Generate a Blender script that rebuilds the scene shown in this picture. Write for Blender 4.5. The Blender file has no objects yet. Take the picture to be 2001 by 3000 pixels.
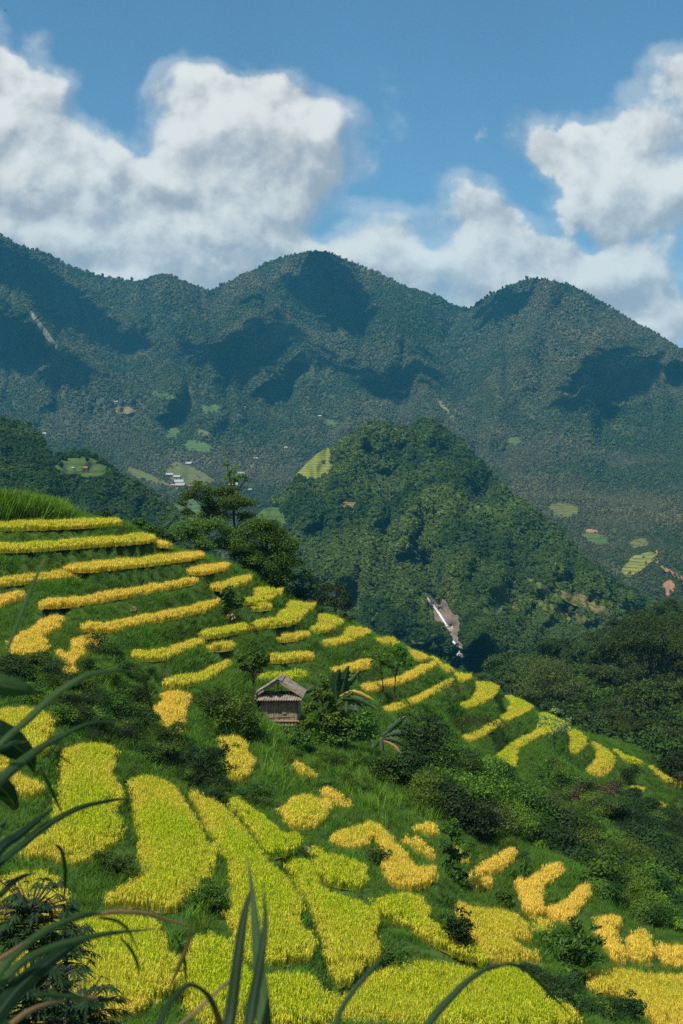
import bpy, math, random
import numpy as np
from mathutils import Vector, Matrix
from mathutils.geometry import delaunay_2d_cdt

rng = np.random.default_rng(7)
random.seed(7)
SC = bpy.context.scene
COL = SC.collection

# ------------------------------------------------------------------ camera, sky, sun, exposure
F = 3000 * 50 / 36                     # focal length in pixels of the 2001 x 3000 photograph
CX, CY = 1000.5, 1500.0
PITCH = math.atan((1500 - 1404) / F)
cam = bpy.data.cameras.new('camera')
cam.lens = 50; cam.sensor_fit = 'VERTICAL'; cam.sensor_height = 36; cam.sensor_width = 24
cam.clip_start = 0.1; cam.clip_end = 20000
cam.dof.use_dof = True; cam.dof.focus_distance = 90; cam.dof.aperture_fstop = 8.0
cam_o = bpy.data.objects.new('camera', cam); COL.objects.link(cam_o)
cam_o.rotation_euler = (math.pi / 2 - PITCH, 0, 0)
SC.camera = cam_o

SUN = np.array([-0.34, -0.38, 0.86]); SUN /= np.linalg.norm(SUN)
SUN_EL = math.asin(SUN[2]); SUN_ROT = math.atan2(SUN[0], SUN[1])
sl = bpy.data.lights.new('sun', 'SUN'); sl.energy = 5.0; sl.angle = math.radians(0.5); sl.color = (1.0, 0.94, 0.84)
so = bpy.data.objects.new('sun', sl); COL.objects.link(so)
so.rotation_euler = Vector(SUN).to_track_quat('Z', 'Y').to_euler()

SC.view_settings.view_transform = 'Standard'
SC.view_settings.look = 'None'
SC.view_settings.exposure = 0.35
SC.view_settings.gamma = 1.0
SC.view_settings.use_curve_mapping = False
SC.render.engine = 'CYCLES'
cy = SC.cycles
cy.max_bounces = 5; cy.diffuse_bounces = 3; cy.glossy_bounces = 2; cy.transmission_bounces = 3
cy.volume_bounces = 0; cy.transparent_max_bounces = 4
cy.use_denoising = False
cy.sample_clamp_indirect = 4
cy.caustics_reflective = False; cy.caustics_refractive = False


class NT:
    """small helper that writes node trees"""
    def __init__(s, tree):
        s.t = tree; s.n = tree.nodes; s.l = tree.links
    def new(s, typ, **kw):
        n = s.n.new(typ)
        for k, v in kw.items(): setattr(n, k, v)
        return n
    def put(s, sock, v):
        if hasattr(v, 'is_linked') or hasattr(v, 'links'): s.l.new(v, sock)
        elif v is not None: sock.default_value = v
    def m(s, op, a, b=None, c=None, clamp=False):
        n = s.new('ShaderNodeMath', operation=op, use_clamp=clamp)
        s.put(n.inputs[0], a)
        if b is not None: s.put(n.inputs[1], b)
        if c is not None: s.put(n.inputs[2], c)
        return n.outputs[0]
    def vm(s, op, a, b=None, out=0):
        n = s.new('ShaderNodeVectorMath', operation=op)
        s.put(n.inputs[0], a)
        if b is not None: s.put(n.inputs[1], b)
        return n.outputs[out]
    def noise(s, vec, scale, detail=4, rough=0.5, dist=0.0, out=0):
        n = s.new('ShaderNodeTexNoise')
        n.inputs['Scale'].default_value = scale; n.inputs['Detail'].default_value = detail
        n.inputs['Roughness'].default_value = rough; n.inputs['Distortion'].default_value = dist
        if vec is not None: s.l.new(vec, n.inputs['Vector'])
        return n.outputs[out]
    def rng(s, v, a, b, c=0.0, d=1.0, smooth=False):
        n = s.new('ShaderNodeMapRange', interpolation_type='SMOOTHSTEP' if smooth else 'LINEAR')
        s.put(n.inputs[0], v)
        for i, q in enumerate((a, b, c, d)): s.put(n.inputs[i + 1], q)
        return n.outputs[0]
    def mix(s, f, a, b, blend='MIX'):
        n = s.new('ShaderNodeMix', data_type='RGBA', blend_type=blend)
        s.put(n.inputs[0], f)
        s.put(n.inputs[6], a if not isinstance(a, tuple) else (*a[:3], 1))
        s.put(n.inputs[7], b if not isinstance(b, tuple) else (*b[:3], 1))
        return n.outputs[2]


# sky: Nishita plus cumulus cover, all functions of the direction alone
def D2S(p): return (p[0] * 1.27615, p[1] * 1.27615)
W = bpy.data.worlds.new('World'); SC.world = W; W.use_nodes = True
w = NT(W.node_tree); w.n.clear()
wo = w.new('ShaderNodeOutputWorld'); bg = w.new('ShaderNodeBackground')
bg.inputs[1].default_value = 0.095
sky = w.new('ShaderNodeTexSky', sky_type='NISHITA', sun_disc=False)
sky.sun_elevation = SUN_EL; sky.sun_rotation = SUN_ROT
sky.altitude = 1200; sky.air_density = 1.0; sky.dust_density = 0.6; sky.ozone_density = 1.6
tc = w.new('ShaderNodeTexCoord').outputs['Generated']
sep = w.new('ShaderNodeSeparateXYZ'); w.l.new(tc, sep.inputs[0])
dx, dy, dz = sep.outputs
yy = w.m('MAXIMUM', dy, 0.05)
# tangent coordinates of the direction, in units of 1000 display pixels
px = w.m('MULTIPLY', w.m('DIVIDE', dx, yy), 3.265)
py = w.m('MULTIPLY', w.m('DIVIDE', dz, yy), 3.265)
cmb = w.new('ShaderNodeCombineXYZ'); w.l.new(px, cmb.inputs[0]); w.l.new(py, cmb.inputs[1])
P0 = cmb.outputs[0]
CLOUDS = [  # centre x, y, half width, half height (display pixels), weight
    (-10, 330, 250, 240, 1.0), (95, 215, 125, 150, .85), (200, 370, 150, 110, .75), (60, 440, 380, 110, 1.1), (-30, 130, 80, 130, .8), (85, 66, 70, 42, .40),
    (540, 300, 240, 200, 1.15), (470, 190, 120, 90, .9), (600, 220, 110, 80, .7), (690, 320, 190, 150, .95), (630, 470, 210, 90, 1.0), (340, 420, 230, 110, 1.0),
    (790, 280, 90, 60, .45), (470, 560, 280, 110, 1.15), (170, 560, 360, 130, 1.15), (690, 590, 150, 80, .9), (640, 400, 230, 140, .8),
    (1070, 470, 140, 100, 1.0), (900, 500, 140, 55, .8), (850, 585, 190, 85, 1.1), (1000, 610, 230, 110, 1.05),
    (1180, 590, 200, 120, 1.1), (1330, 650, 270, 120, 1.1), (1500, 640, 170, 100, 1.0),
    (1400, 410, 210, 160, 1.15), (1450, 290, 160, 120, .9), (1560, 170, 110, 90, .95), (1540, 480, 210, 140, 1.1), (1250, 290, 90, 120, .62), (1330, 320, 120, 110, .8),
    (430, 640, 260, 75, 1.1), (1050, 680, 210, 70, 1.1), (1520, 720, 120, 70, .5),
    (1150, 780, 700, 110, .9), (300, 720, 600, 90, .9), (900, 250, 60, 110, .25), (1700, 330, 200, 260, 1.0), (-200, 380, 240, 250, 1.0)]
wp = w.vm('MULTIPLY', w.vm('SUBTRACT', w.noise(P0, 3.0, 3, 0.5, out=1), (0.5, 0.5, 0.5)), (0.22, 0.17, 0.0))
PW = w.vm('ADD', P0, wp)
LD = np.array([-0.36, 0.93])
Wsum = None; Ssum = None
for (cu, cv, ru, rv, am) in CLOUDS:
    c = ((cu - 784) / 1000, (1100 - cv) / 1000, 0)
    q = w.vm('MULTIPLY', w.vm('SUBTRACT', PW, c), (1000 / ru, 1000 / rv, 0))
    le = w.vm('LENGTH', q, out=1)
    wt = w.m('MULTIPLY', w.m('SUBTRACT', 1.0, le, clamp=True), am)
    sv = w.m('MULTIPLY', wt, w.vm('DOT_PRODUCT', q, (LD[0], LD[1], 0), out=1))
    Wsum = wt if Wsum is None else w.m('ADD', Wsum, wt)
    Ssum = sv if Ssum is None else w.m('ADD', Ssum, sv)
def puff(off):
    p_ = w.vm('ADD', P0, off) if off else P0
    a_ = w.noise(p_, 4.6, 9, 0.62, 0.0)
    vo = w.new('ShaderNodeTexVoronoi', feature='SMOOTH_F1'); vo.inputs['Scale'].default_value = 8.0; vo.inputs['Smoothness'].default_value = 0.7
    vo.inputs['Detail'].default_value = 3.0; vo.inputs['Roughness'].default_value = 0.5
    w.l.new(w.vm('ADD', p_, w.vm('MULTIPLY', wp, (0.6, 0.6, 0))), vo.inputs['Vector'])
    return w.m('ADD', w.m('MULTIPLY', w.m('SUBTRACT', a_, 0.5), 1.25), w.m('MULTIPLY', w.m('SUBTRACT', 0.42, vo.outputs['Distance']), 0.5))
n0 = puff(None); n1_ = puff((-0.022, 0.050, 0))
front = w.rng(dy, 0.3, 0.6)
d0 = w.m('ADD', w.m('MINIMUM', Wsum, 1.0), n0)
soft = w.rng(w.noise(P0, 2.3, 2, 0.5), 0.36, 0.60, 0.22, 0.80)
cov_f = w.m('MULTIPLY', w.rng(d0, 0.02, w.m('ADD', soft, 0.02), smooth=True), front)
shade = w.m('DIVIDE', Ssum, w.m('ADD', Wsum, 0.15))
lum_ = w.m('ADD', w.m('ADD', w.m('MULTIPLY', shade, 0.95), w.m('MULTIPLY', w.m('SUBTRACT', n0, n1_), 1.25)), 0.60)
# everywhere else in the sky: the same kind of broken cumulus
n2 = w.noise(tc, 3.0, 7, 0.56, 0.2)
rad = w.vm('LENGTH', w.vm('SUBTRACT', P0, (0.0, 0.4, 0.0)), out=1)
outside = w.m('MAXIMUM', w.rng(rad, 1.1, 1.7), w.m('SUBTRACT', 1.0, front))
veil = w.m('MULTIPLY', w.m('MULTIPLY', w.m('MULTIPLY', w.rng(d0, -0.22, 0.25, smooth=True), 0.36), w.rng(Wsum, 0.0, 0.16)), front)
cov_f = w.m('MAXIMUM', cov_f, veil)
cov_g = w.m('MULTIPLY', w.rng(n2, 0.50, 0.62, smooth=True), outside)
cov = w.m('MAXIMUM', cov_f, cov_g)
lum = w.rng(lum_, 0.1, 1.0, smooth=True)
lum = w.m('ADD', w.m('MULTIPLY', lum, front), w.m('MULTIPLY', w.m('SUBTRACT', 1.0, front), 0.6))
ccol = w.mix(lum, (3.5, 3.55, 3.8), (7.9, 7.75, 7.2))
skyc = w.mix(1.0, sky.outputs[0], (0.63, 0.85, 0.90), 'MULTIPLY')
fin = w.mix(w.m('MULTIPLY', cov, 0.97), skyc, ccol)
W.cycles.sampling_method = 'NONE'
w.l.new(fin, bg.inputs[0]); w.l.new(bg.outputs[0], wo.inputs[0])


# ------------------------------------------------------------------ geometry helpers
def ray(u, v):
    """photo pixel -> (x/y, z/y) of the sight line"""
    u = np.asarray(u, float); v = np.asarray(v, float)
    a = (u - CX) / F; b = -(v - CY) / F
    c, s = math.cos(PITCH), math.sin(PITCH)
    y = c + b * s
    return a / y, (-s + b * c) / y

def pt(u, v, d):
    X, Z = ray(u, v); d = np.asarray(d, float)
    return np.stack([X * d, d + 0 * X, Z * d], -1)

class VNoise:
    def __init__(s, seed):
        s.g = np.random.default_rng(seed).random((256, 256))
    def __call__(s, x, y):
        xi = np.floor(x).astype(int); yi = np.floor(y).astype(int)
        fx = x - xi; fy = y - yi
        fx = fx * fx * (3 - 2 * fx); fy = fy * fy * (3 - 2 * fy)
        g = s.g; X0 = xi & 255; X1 = (xi + 1) & 255; Y0 = yi & 255; Y1 = (yi + 1) & 255
        return (g[X0, Y0] * (1 - fx) + g[X1, Y0] * fx) * (1 - fy) + (g[X0, Y1] * (1 - fx) + g[X1, Y1] * fx) * fy - 0.5
VN = VNoise(3)
def fbm(x, y, oct=4, gain=0.5):
    r = 0; a = 1
    for i in range(oct):
        r = r + a * VN(x * 2 ** i + 17.3 * i, y * 2 ** i + 5.1 * i); a *= gain
    return r

def mesh(name, V, faces, mats=None, attrs=None, smooth=False, fmat=None):
    """V (n,3); faces: (m,k) array or a list of such arrays"""
    me = bpy.data.meshes.new(name)
    V = np.asarray(V, np.float32)
    fl = faces if isinstance(faces, list) else [faces]
    fl = [np.asarray(f, np.int32) for f in fl if len(f)]
    me.vertices.add(len(V)); me.vertices.foreach_set('co', V.ravel())
    if fl:
        loops = np.concatenate([f.ravel() for f in fl])
        sizes = np.concatenate([np.full(len(f), f.shape[1], np.int32) for f in fl])
        starts = np.concatenate([[0], np.cumsum(sizes)[:-1]]).astype(np.int32)
        me.loops.add(len(loops)); me.loops.foreach_set('vertex_index', loops)
        me.polygons.add(len(sizes)); me.polygons.foreach_set('loop_start', starts); me.polygons.foreach_set('loop_total', sizes)
        if fmat is not None: me.polygons.foreach_set('material_index', np.asarray(fmat, np.int32))
        me.polygons.foreach_set('use_smooth', np.full(len(sizes), smooth, bool))
    for k, a in (attrs or {}).items():
        a = np.asarray(a)
        if a.ndim == 2:
            at = me.attributes.new(k, 'FLOAT_VECTOR', 'POINT'); at.data.foreach_set('vector', a.astype(np.float32).ravel())
        elif a.dtype.kind == 'i':
            at = me.attributes.new(k, 'INT', 'POINT'); at.data.foreach_set('value', a.astype(np.int32))
        else:
            at = me.attributes.new(k, 'FLOAT', 'POINT'); at.data.foreach_set('value', a.astype(np.float32))
    for m_ in (mats or []): me.materials.append(m_)
    me.update(calc_edges=True)
    return me

def link(name, me, parent=None, loc=None, rot=None, scale=None):
    o = bpy.data.objects.new(name, me); COL.objects.link(o)
    if parent is not None: o.parent = parent
    if loc is not None: o.location = loc
    if rot is not None: o.rotation_euler = rot
    if scale is not None: o.scale = scale if hasattr(scale, '__len__') else (scale,) * 3
    return o

def tag(o, label=None, cat=None, group=None, kind=None):
    if label: o['label'] = label
    if cat: o['category'] = cat
    if group: o['group'] = group
    if kind: o['kind'] = kind
    return o

def thing(name, label, cat, loc=(0, 0, 0), group=None, rotz=0, scale=1):
    o = link(name, None, None, loc, (0, 0, rotz), scale)
    o.empty_display_size = 0.3
    return tag(o, label, cat, group)

def dup(root, loc, rotz, scale, label, group=None):
    r = root.copy(); COL.objects.link(r)
    r.location = loc; r.rotation_euler = (0, 0, rotz); r.scale = scale if hasattr(scale, '__len__') else (scale,) * 3
    r['label'] = label
    if group: r['group'] = group
    elif 'group' in r: del r['group']
    for ch in root.children:
        c = ch.copy(); COL.objects.link(c); c.parent = r
    return r

class MB:
    """collects tubes, boxes, ribbons into one mesh"""
    def __init__(s): s.V = []; s.Q = []; s.T = []; s.n = 0
    def add(s, V, Q=(), T=()):
        V = np.asarray(V, float)
        s.V.append(V)
        if len(Q): s.Q.append(np.asarray(Q, int) + s.n)
        if len(T): s.T.append(np.asarray(T, int) + s.n)
        s.n += len(V)
    def tube(s, pts, rad, k=6):
        P = np.asarray(pts, float); n = len(P); rad = np.broadcast_to(rad, (n,))
        V = []
        for i in range(n):
            t = P[min(i + 1, n - 1)] - P[max(i - 1, 0)]; t = t / (np.linalg.norm(t) + 1e-9)
            a = np.cross(t, [0.3, 0.9, 0.31]); a /= np.linalg.norm(a) + 1e-9; b = np.cross(t, a)
            for j in range(k):
                th = 2 * math.pi * j / k
                V.append(P[i] + rad[i] * (math.cos(th) * a + math.sin(th) * b))
        Q = [(i * k + j, i * k + (j + 1) % k, (i + 1) * k + (j + 1) % k, (i + 1) * k + j) for i in range(n - 1) for j in range(k)]
        T = [(0, j + 1, j) for j in range(1, k - 1)] + [((n - 1) * k, (n - 1) * k + j, (n - 1) * k + j + 1) for j in range(1, k - 1)]
        s.add(V, Q, T)
    def box(s, c, size, R=None, bev=0.0):
        sx, sy, sz = np.array(size) / 2
        V = np.array([(x, y, z) for x in (-sx, sx) for y in (-sy, sy) for z in (-sz, sz)])
        if R is not None: V = V @ np.array(R).T
        s.add(V + np.array(c), [(0, 1, 3, 2), (4, 6, 7, 5), (0, 4, 5, 1), (2, 3, 7, 6), (0, 2, 6, 4), (1, 5, 7, 3)])
    def me(s, name, mats, smooth=False):
        V = np.concatenate(s.V)
        return mesh(name, V, [np.concatenate(x) for x in (s.Q, s.T) if x], mats, smooth=smooth)

def inside(poly, P):
    x, y = P[:, 0], P[:, 1]; r = np.zeros(len(P), bool)
    n = len(poly)
    for i in range(n):
        x0, y0 = poly[i]; x1, y1 = poly[(i + 1) % n]
        if y0 == y1: continue
        c = ((y0 > y) != (y1 > y)) & (x < (x1 - x0) * (y - y0) / (y1 - y0) + x0)
        r ^= c
    return r

def edge_dist(poly, P):
    A = np.asarray(poly, float); B = np.roll(A, -1, 0)
    best = np.full(len(P), 1e9)
    for a, b in zip(A, B):
        ab = b - a; t = np.clip(((P - a) @ ab) / (ab @ ab + 1e-9), 0, 1)
        best = np.minimum(best, np.linalg.norm(P - a - t[:, None] * ab, axis=1))
    return best

def smooth_poly(p, it=2):
    p = np.asarray(p, float)
    for _ in range(it):
        n = np.roll(p, -1, 0)
        p = np.stack([0.78 * p + 0.22 * n, 0.22 * p + 0.78 * n], 1).reshape(-1, 2)
    return p

def line_pts(p, n):
    """smooth curve through points (any dimension)"""
    p = np.asarray(p, float)
    P = np.vstack([2 * p[0] - p[1], p, 2 * p[-1] - p[-2]])
    out = []; segs = len(p) - 1
    for t in np.linspace(0, segs, n):
        i = min(int(t), segs - 1); f = t - i
        a, b, c, d = P[i:i + 4]
        out.append(0.5 * ((2 * b) + (-a + c) * f + (2 * a - 5 * b + 4 * c - d) * f * f + (-a + 3 * b - 3 * c + d) * f ** 3))
    return np.array(out)


# ------------------------------------------------------------------ materials
def mat(name):
    m = bpy.data.materials.new(name); m.use_nodes = True
    t = NT(m.node_tree); t.n.clear()
    t.out = t.new('ShaderNodeOutputMaterial')
    return m, t

def foliage(name, ca, cb, trans=0.25, rough=0.5, spec=0.25, var=0.35, big=0.0, bigcol=None, bigscale=0.05):
    m, t = mat(name)
    rnd = t.new('ShaderNodeAttribute', attribute_name='rnd').outputs['Fac']
    oi = t.new('ShaderNodeObjectInfo').outputs['Random']
    c = t.mix(rnd, ca, cb)
    if big:
        pos = t.new('ShaderNodeNewGeometry').outputs['Position']
        bn = t.rng(t.noise(pos, bigscale, 4, 0.6), 0.42, 0.62)
        c = t.mix(t.m('MULTIPLY', bn, big), c, bigcol)
    k = t.m('ADD', t.m('MULTIPLY', oi, 2 * var), 1 - var)
    hs = t.new('ShaderNodeHueSaturation')
    t.l.new(t.m('ADD', t.m('MULTIPLY', oi, 0.03), 0.485), hs.inputs['Hue'])
    t.l.new(k, hs.inputs['Value']); t.l.new(c, hs.inputs['Color'])
    c = hs.outputs[0]
    p = t.new('ShaderNodeBsdfPrincipled')
    t.l.new(c, p.inputs['Base Color']); p.inputs['Roughness'].default_value = rough
    p.inputs['Specular IOR Level'].default_value = spec
    tr = t.new('ShaderNodeBsdfTranslucent')
    t.l.new(t.mix(1.0, c, (1.25, 1.2, 0.5), 'MULTIPLY'), tr.inputs[0])
    mx = t.new('ShaderNodeMixShader'); mx.inputs[0].default_value = trans
    t.l.new(p.outputs[0], mx.inputs[1]); t.l.new(tr.outputs[0], mx.inputs[2]); t.l.new(mx.outputs[0], t.out.inputs[0])
    return m

def rough_mat(name, cols, scale=1.0, rough=0.85, bump=0.0, detail=6, spec=0.2, space='Object', stretch=(1, 1, 1)):
    m, t = mat(name)
    co = t.new('ShaderNodeTexCoord').outputs[space] if space != 'World' else t.new('ShaderNodeNewGeometry').outputs['Position']
    co = t.vm('MULTIPLY', co, stretch)
    n = t.noise(co, scale, detail, 0.6)
    r = t.new('ShaderNodeValToRGB'); t.l.new(n, r.inputs[0])
    r.color_ramp.elements[0].position = 0.3; r.color_ramp.elements[1].position = 0.7
    r.color_ramp.elements[0].color = (*cols[0], 1); r.color_ramp.elements[1].color = (*cols[-1], 1)
    for i, c in enumerate(cols[1:-1]):
        e = r.color_ramp.elements.new(0.3 + 0.4 * (i + 1) / (len(cols) - 1)); e.color = (*c, 1)
    p = t.new('ShaderNodeBsdfPrincipled'); t.l.new(r.outputs[0], p.inputs['Base Color'])
    p.inputs['Roughness'].default_value = rough; p.inputs['Specular IOR Level'].default_value = spec
    if bump:
        b = t.new('ShaderNodeBump'); b.inputs['Strength'].default_value = bump; b.inputs['Distance'].default_value = 0.05
        t.l.new(n, b.inputs['Height']); t.l.new(b.outputs[0], p.inputs['Normal'])
    t.l.new(p.outputs[0], t.out.inputs[0])
    return m

def rice_mat():
    m, t = mat('rice')
    pan = t.new('ShaderNodeAttribute', attribute_name='pan').outputs['Fac']
    rnd = t.new('ShaderNodeAttribute', attribute_name='rnd').outputs['Fac']
    ripe = t.new('ShaderNodeAttribute', attribute_name='ripe', attribute_type='INSTANCER').outputs['Fac']
    oi = t.new('ShaderNodeObjectInfo').outputs['Random']
    leaf = t.mix(ripe, (0.15, 0.31, 0.012), (0.62, 0.47, 0.04))
    grain = t.mix(ripe, (0.60, 0.64, 0.028), (0.86, 0.62, 0.12))
    c = t.mix(pan, leaf, grain)
    v = t.m('ADD', t.m('ADD', t.m('MULTIPLY', rnd, 0.45), t.m('MULTIPLY', oi, 0.2)), 0.74)
    hs = t.new('ShaderNodeHueSaturation'); t.l.new(v, hs.inputs['Value']); t.l.new(c, hs.inputs['Color']); c = hs.outputs[0]
    p = t.new('ShaderNodeBsdfDiffuse'); t.l.new(c, p.inputs[0])
    tr = t.new('ShaderNodeBsdfTranslucent'); t.l.new(c, tr.inputs[0])
    mx = t.new('ShaderNodeMixShader'); mx.inputs[0].default_value = 0.3
    t.l.new(p.outputs[0], mx.inputs[1]); t.l.new(tr.outputs[0], mx.inputs[2]); t.l.new(mx.outputs[0], t.out.inputs[0])
    return m

def forest_floor(name, ca, cb, cc, scale=0.01):
    m, t = mat(name)
    pos = t.new('ShaderNodeNewGeometry').outputs['Position']
    n = t.rng(t.noise(pos, scale, 6, 0.62), 0.35, 0.65)
    n2 = t.rng(t.noise(pos, scale * 7, 5, 0.6), 0.52, 0.7)
    c = t.mix(t.m('MULTIPLY', n2, 0.5), t.mix(n, ca, cb), cc)
    p = t.new('ShaderNodeBsdfPrincipled'); t.l.new(c, p.inputs['Base Color']); p.inputs['Roughness'].default_value = 0.95
    p.inputs['Specular IOR Level'].default_value = 0.05
    t.l.new(p.outputs[0], t.out.inputs[0])
    return m

def terrace_mat(name, ca, cb, step=1.6):
    """far terraced plots: level rows that follow the height"""
    m, t = mat(name)
    pos = t.new('ShaderNodeNewGeometry').outputs['Position']
    s = t.new('ShaderNodeSeparateXYZ'); t.l.new(pos, s.inputs[0])
    z = t.m('ADD', s.outputs[2], t.m('MULTIPLY', t.noise(pos, 0.02, 3, 0.5), 6.0))
    fr = t.m('FRACT', t.m('DIVIDE', z, step))
    band = t.m('MULTIPLY', t.rng(fr, 0.62, 0.75), t.rng(fr, 1.0, 0.9))
    n = t.rng(t.noise(pos, 0.05, 5, 0.6), 0.35, 0.65)
    c = t.mix(n, ca, cb)
    c = t.mix(t.m('MULTIPLY', band, 0.75), c, (0.035, 0.07, 0.02))
    p = t.new('ShaderNodeBsdfPrincipled'); t.l.new(c, p.inputs['Base Color']); p.inputs['Roughness'].default_value = 0.95
    p.inputs['Specular IOR Level'].default_value = 0.05
    t.l.new(p.outputs[0], t.out.inputs[0])
    return m

M = {}
M['rice'] = rice_mat()
M['soil'] = rough_mat('soil', [(0.10, 0.075, 0.025), (0.17, 0.13, 0.04), (0.09, 0.10, 0.02)], 3.0, space='World')
M['hill'] = forest_floor('hill_ground', (0.028, 0.065, 0.014), (0.055, 0.10, 0.02), (0.07, 0.07, 0.03), 0.12)
M['grass'] = foliage('grass_blades', (0.042, 0.135, 0.020), (0.175, 0.32, 0.046), 0.5, 0.6, 0.08, 0.35, 0.5, (0.13, 0.20, 0.04), 0.16)
M['reed'] = foliage('tall_grass_blades', (0.08, 0.19, 0.018), (0.22, 0.34, 0.04), 0.3, 0.6, 0.1)
M['leaf_dark'] = foliage('dark_leaves', (0.010, 0.030, 0.009), (0.040, 0.078, 0.016), 0.2, 0.5, 0.14)
M['leaf_mid'] = foliage('mid_green_leaves', (0.018, 0.054, 0.008), (0.085, 0.155, 0.018), 0.25, 0.5, 0.14)
M['leaf_bright'] = foliage('bright_green_leaves', (0.032, 0.085, 0.009), (0.15, 0.235, 0.022), 0.3, 0.5, 0.14)
M['leaf_olive'] = foliage('olive_leaves', (0.032, 0.062, 0.013), (0.12, 0.155, 0.036), 0.3, 0.5, 0.14)
M['leaf_airy'] = foliage('airy_leaves', (0.045, 0.115, 0.022), (0.15, 0.26, 0.05), 0.4, 0.5, 0.14)
M['leaf_dense'] = foliage('dense_glossy_leaves', (0.020, 0.070, 0.010), (0.125, 0.24, 0.022), 0.35, 0.45, 0.2)
M['leaf_white'] = foliage('pale_leaves', (0.05, 0.11, 0.022), (0.26, 0.31, 0.15), 0.25, 0.5, 0.2)
M['leaf_brown'] = foliage('brown_twigs', (0.05, 0.035, 0.02), (0.11, 0.07, 0.04), 0.15, 0.7, 0.1)
M['leaf_dry'] = foliage('dry_leaves', (0.25, 0.14, 0.06), (0.42, 0.28, 0.14), 0.2, 0.7, 0.1)
M['forest_far'] = foliage('mountain_forest', (0.034, 0.058, 0.020), (0.095, 0.122, 0.048), 0.1, 0.9, 0.02, 0.18, 0.85, (0.135, 0.125, 0.066), 0.0028)
M['forest_mid'] = foliage('hill_forest', (0.014, 0.040, 0.012), (0.066, 0.112, 0.024), 0.14, 0.8, 0.03, 0.26, 0.75, (0.115, 0.160, 0.032), 0.007)
M['forest_near'] = foliage('valley_forest', (0.008, 0.024, 0.007), (0.040, 0.074, 0.013), 0.15, 0.6, 0.08, 0.4, 0.5, (0.075, 0.10, 0.024), 0.02)
M['bark'] = rough_mat('bark', [(0.03, 0.025, 0.018), (0.08, 0.065, 0.05)], 6, bump=0.4)
M['bark_pale'] = rough_mat('pale_bark', [(0.16, 0.14, 0.11), (0.30, 0.27, 0.22)], 6, bump=0.4)
M['mount_floor'] = forest_floor('mountain_ground', (0.028, 0.042, 0.018), (0.06, 0.062, 0.03), (0.11, 0.09, 0.055), 0.006)
M['mid_floor'] = forest_floor('hill_forest_ground', (0.02, 0.042, 0.012), (0.05, 0.075, 0.02), (0.07, 0.085, 0.025), 0.012)
M['cloud'] = rough_mat('cloud_white', [(0.8, 0.8, 0.8), (0.85, 0.85, 0.85)], 0.01, 1.0)
M['rock'] = rough_mat('bare_rock', [(0.09, 0.065, 0.05), (0.19, 0.145, 0.11), (0.28, 0.22, 0.17)], 0.22, 0.9, stretch=(2.2, 2.2, 0.35), space='World')
M['rock_dark'] = rough_mat('wet_rock', [(0.12, 0.10, 0.092), (0.20, 0.165, 0.145)], 0.4, 0.6, space='World')
M['foam'] = rough_mat('white_water', [(0.75, 0.78, 0.78), (0.88, 0.9, 0.9)], 0.6, 0.4, space='World')
M['boulder'] = rough_mat('grey_boulder', [(0.25, 0.23, 0.21), (0.42, 0.40, 0.37)], 2.0, 0.9, 0.3)
M['soil_red'] = rough_mat('red_soil', [(0.22, 0.11, 0.05), (0.36, 0.19, 0.10)], 0.08, 0.95, space='World')
M['soil_pale'] = rough_mat('pale_slide', [(0.12, 0.115, 0.07), (0.20, 0.18, 0.11)], 0.05, 0.95, space='World')

# ------------------------------------------------------------------ near hillside: base shape from sight lines and distances
CTRL = [  # display px u, v, distance
    # skyline of the spur
    (-400, 1165, 112, 1), (-120, 1170, 116, 1), (120, 1185, 120, 1), (270, 1205, 123, 1), (370, 1245, 128, 1), (460, 1275, 131, 1), (570, 1325, 135, 1),
    (650, 1360, 138, 1), (720, 1390, 141, 1), (850, 1450, 147, 1), (920, 1480, 151, 1), (1080, 1555, 163, 1), (1220, 1635, 178, 1),
    (1350, 1705, 193, 1), (1450, 1755, 204, 1), (1560, 1805, 214, 1), (1750, 1890, 228, 1), (2000, 1990, 240, 1),
    # upper terraces, left
    (-300, 1310, 103, 0), (0, 1340, 105, 0), (200, 1300, 112, 0), (200, 1380, 106, 0), (460, 1345, 119, 0), (0, 1450, 96, 0), (250, 1470, 100, 0), (480, 1440, 113, 0),
    (640, 1470, 120, 0), (800, 1500, 131, 0), (560, 1560, 109, 0), (400, 1600, 95, 0), (100, 1600, 84, 0), (-300, 1560, 80, 0),
    (640, 1672, 106, 0), (850, 1600, 121, 0), (1000, 1600, 140, 0), (1120, 1640, 152, 0), (800, 1700, 104, 0),
    (1150, 1750, 138, 0), (1300, 1770, 165, 0), (1000, 1730, 118, 0), (1430, 1850, 160, 0), (1568, 1900, 170, 0),
    # gully
    (900, 1800, 94, 0), (1100, 1880, 101, 0), (1300, 1930, 111, 0), (1500, 2000, 115, 0), (1750, 2080, 120, 0), (2050, 2150, 125, 0),
    # lower terraces
    (200, 1760, 73, 0), (-300, 1760, 66, 0), (550, 1760, 88, 0), (700, 1860, 82, 0), (860, 1930, 78, 0), (950, 2000, 74, 0), (380, 1900, 70, 0),
    (560, 1960, 68, 0), (160, 1950, 62, 0), (300, 2150, 54, 0), (600, 2150, 56, 0), (800, 2150, 61, 0), (1000, 2150, 64, 0), (1050, 2300, 57, 0),
    (750, 2340, 49, 0), (400, 2330, 47, 0), (1120, 2000, 83, 0), (1280, 2060, 84, 0), (1200, 2150, 73, 0), (1450, 2150, 80, 0), (1500, 2300, 69, 0),
    (1250, 2290, 62, 0), (1750, 2250, 80, 0), (1340, 2230, 70, 0)]
cp = []
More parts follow.
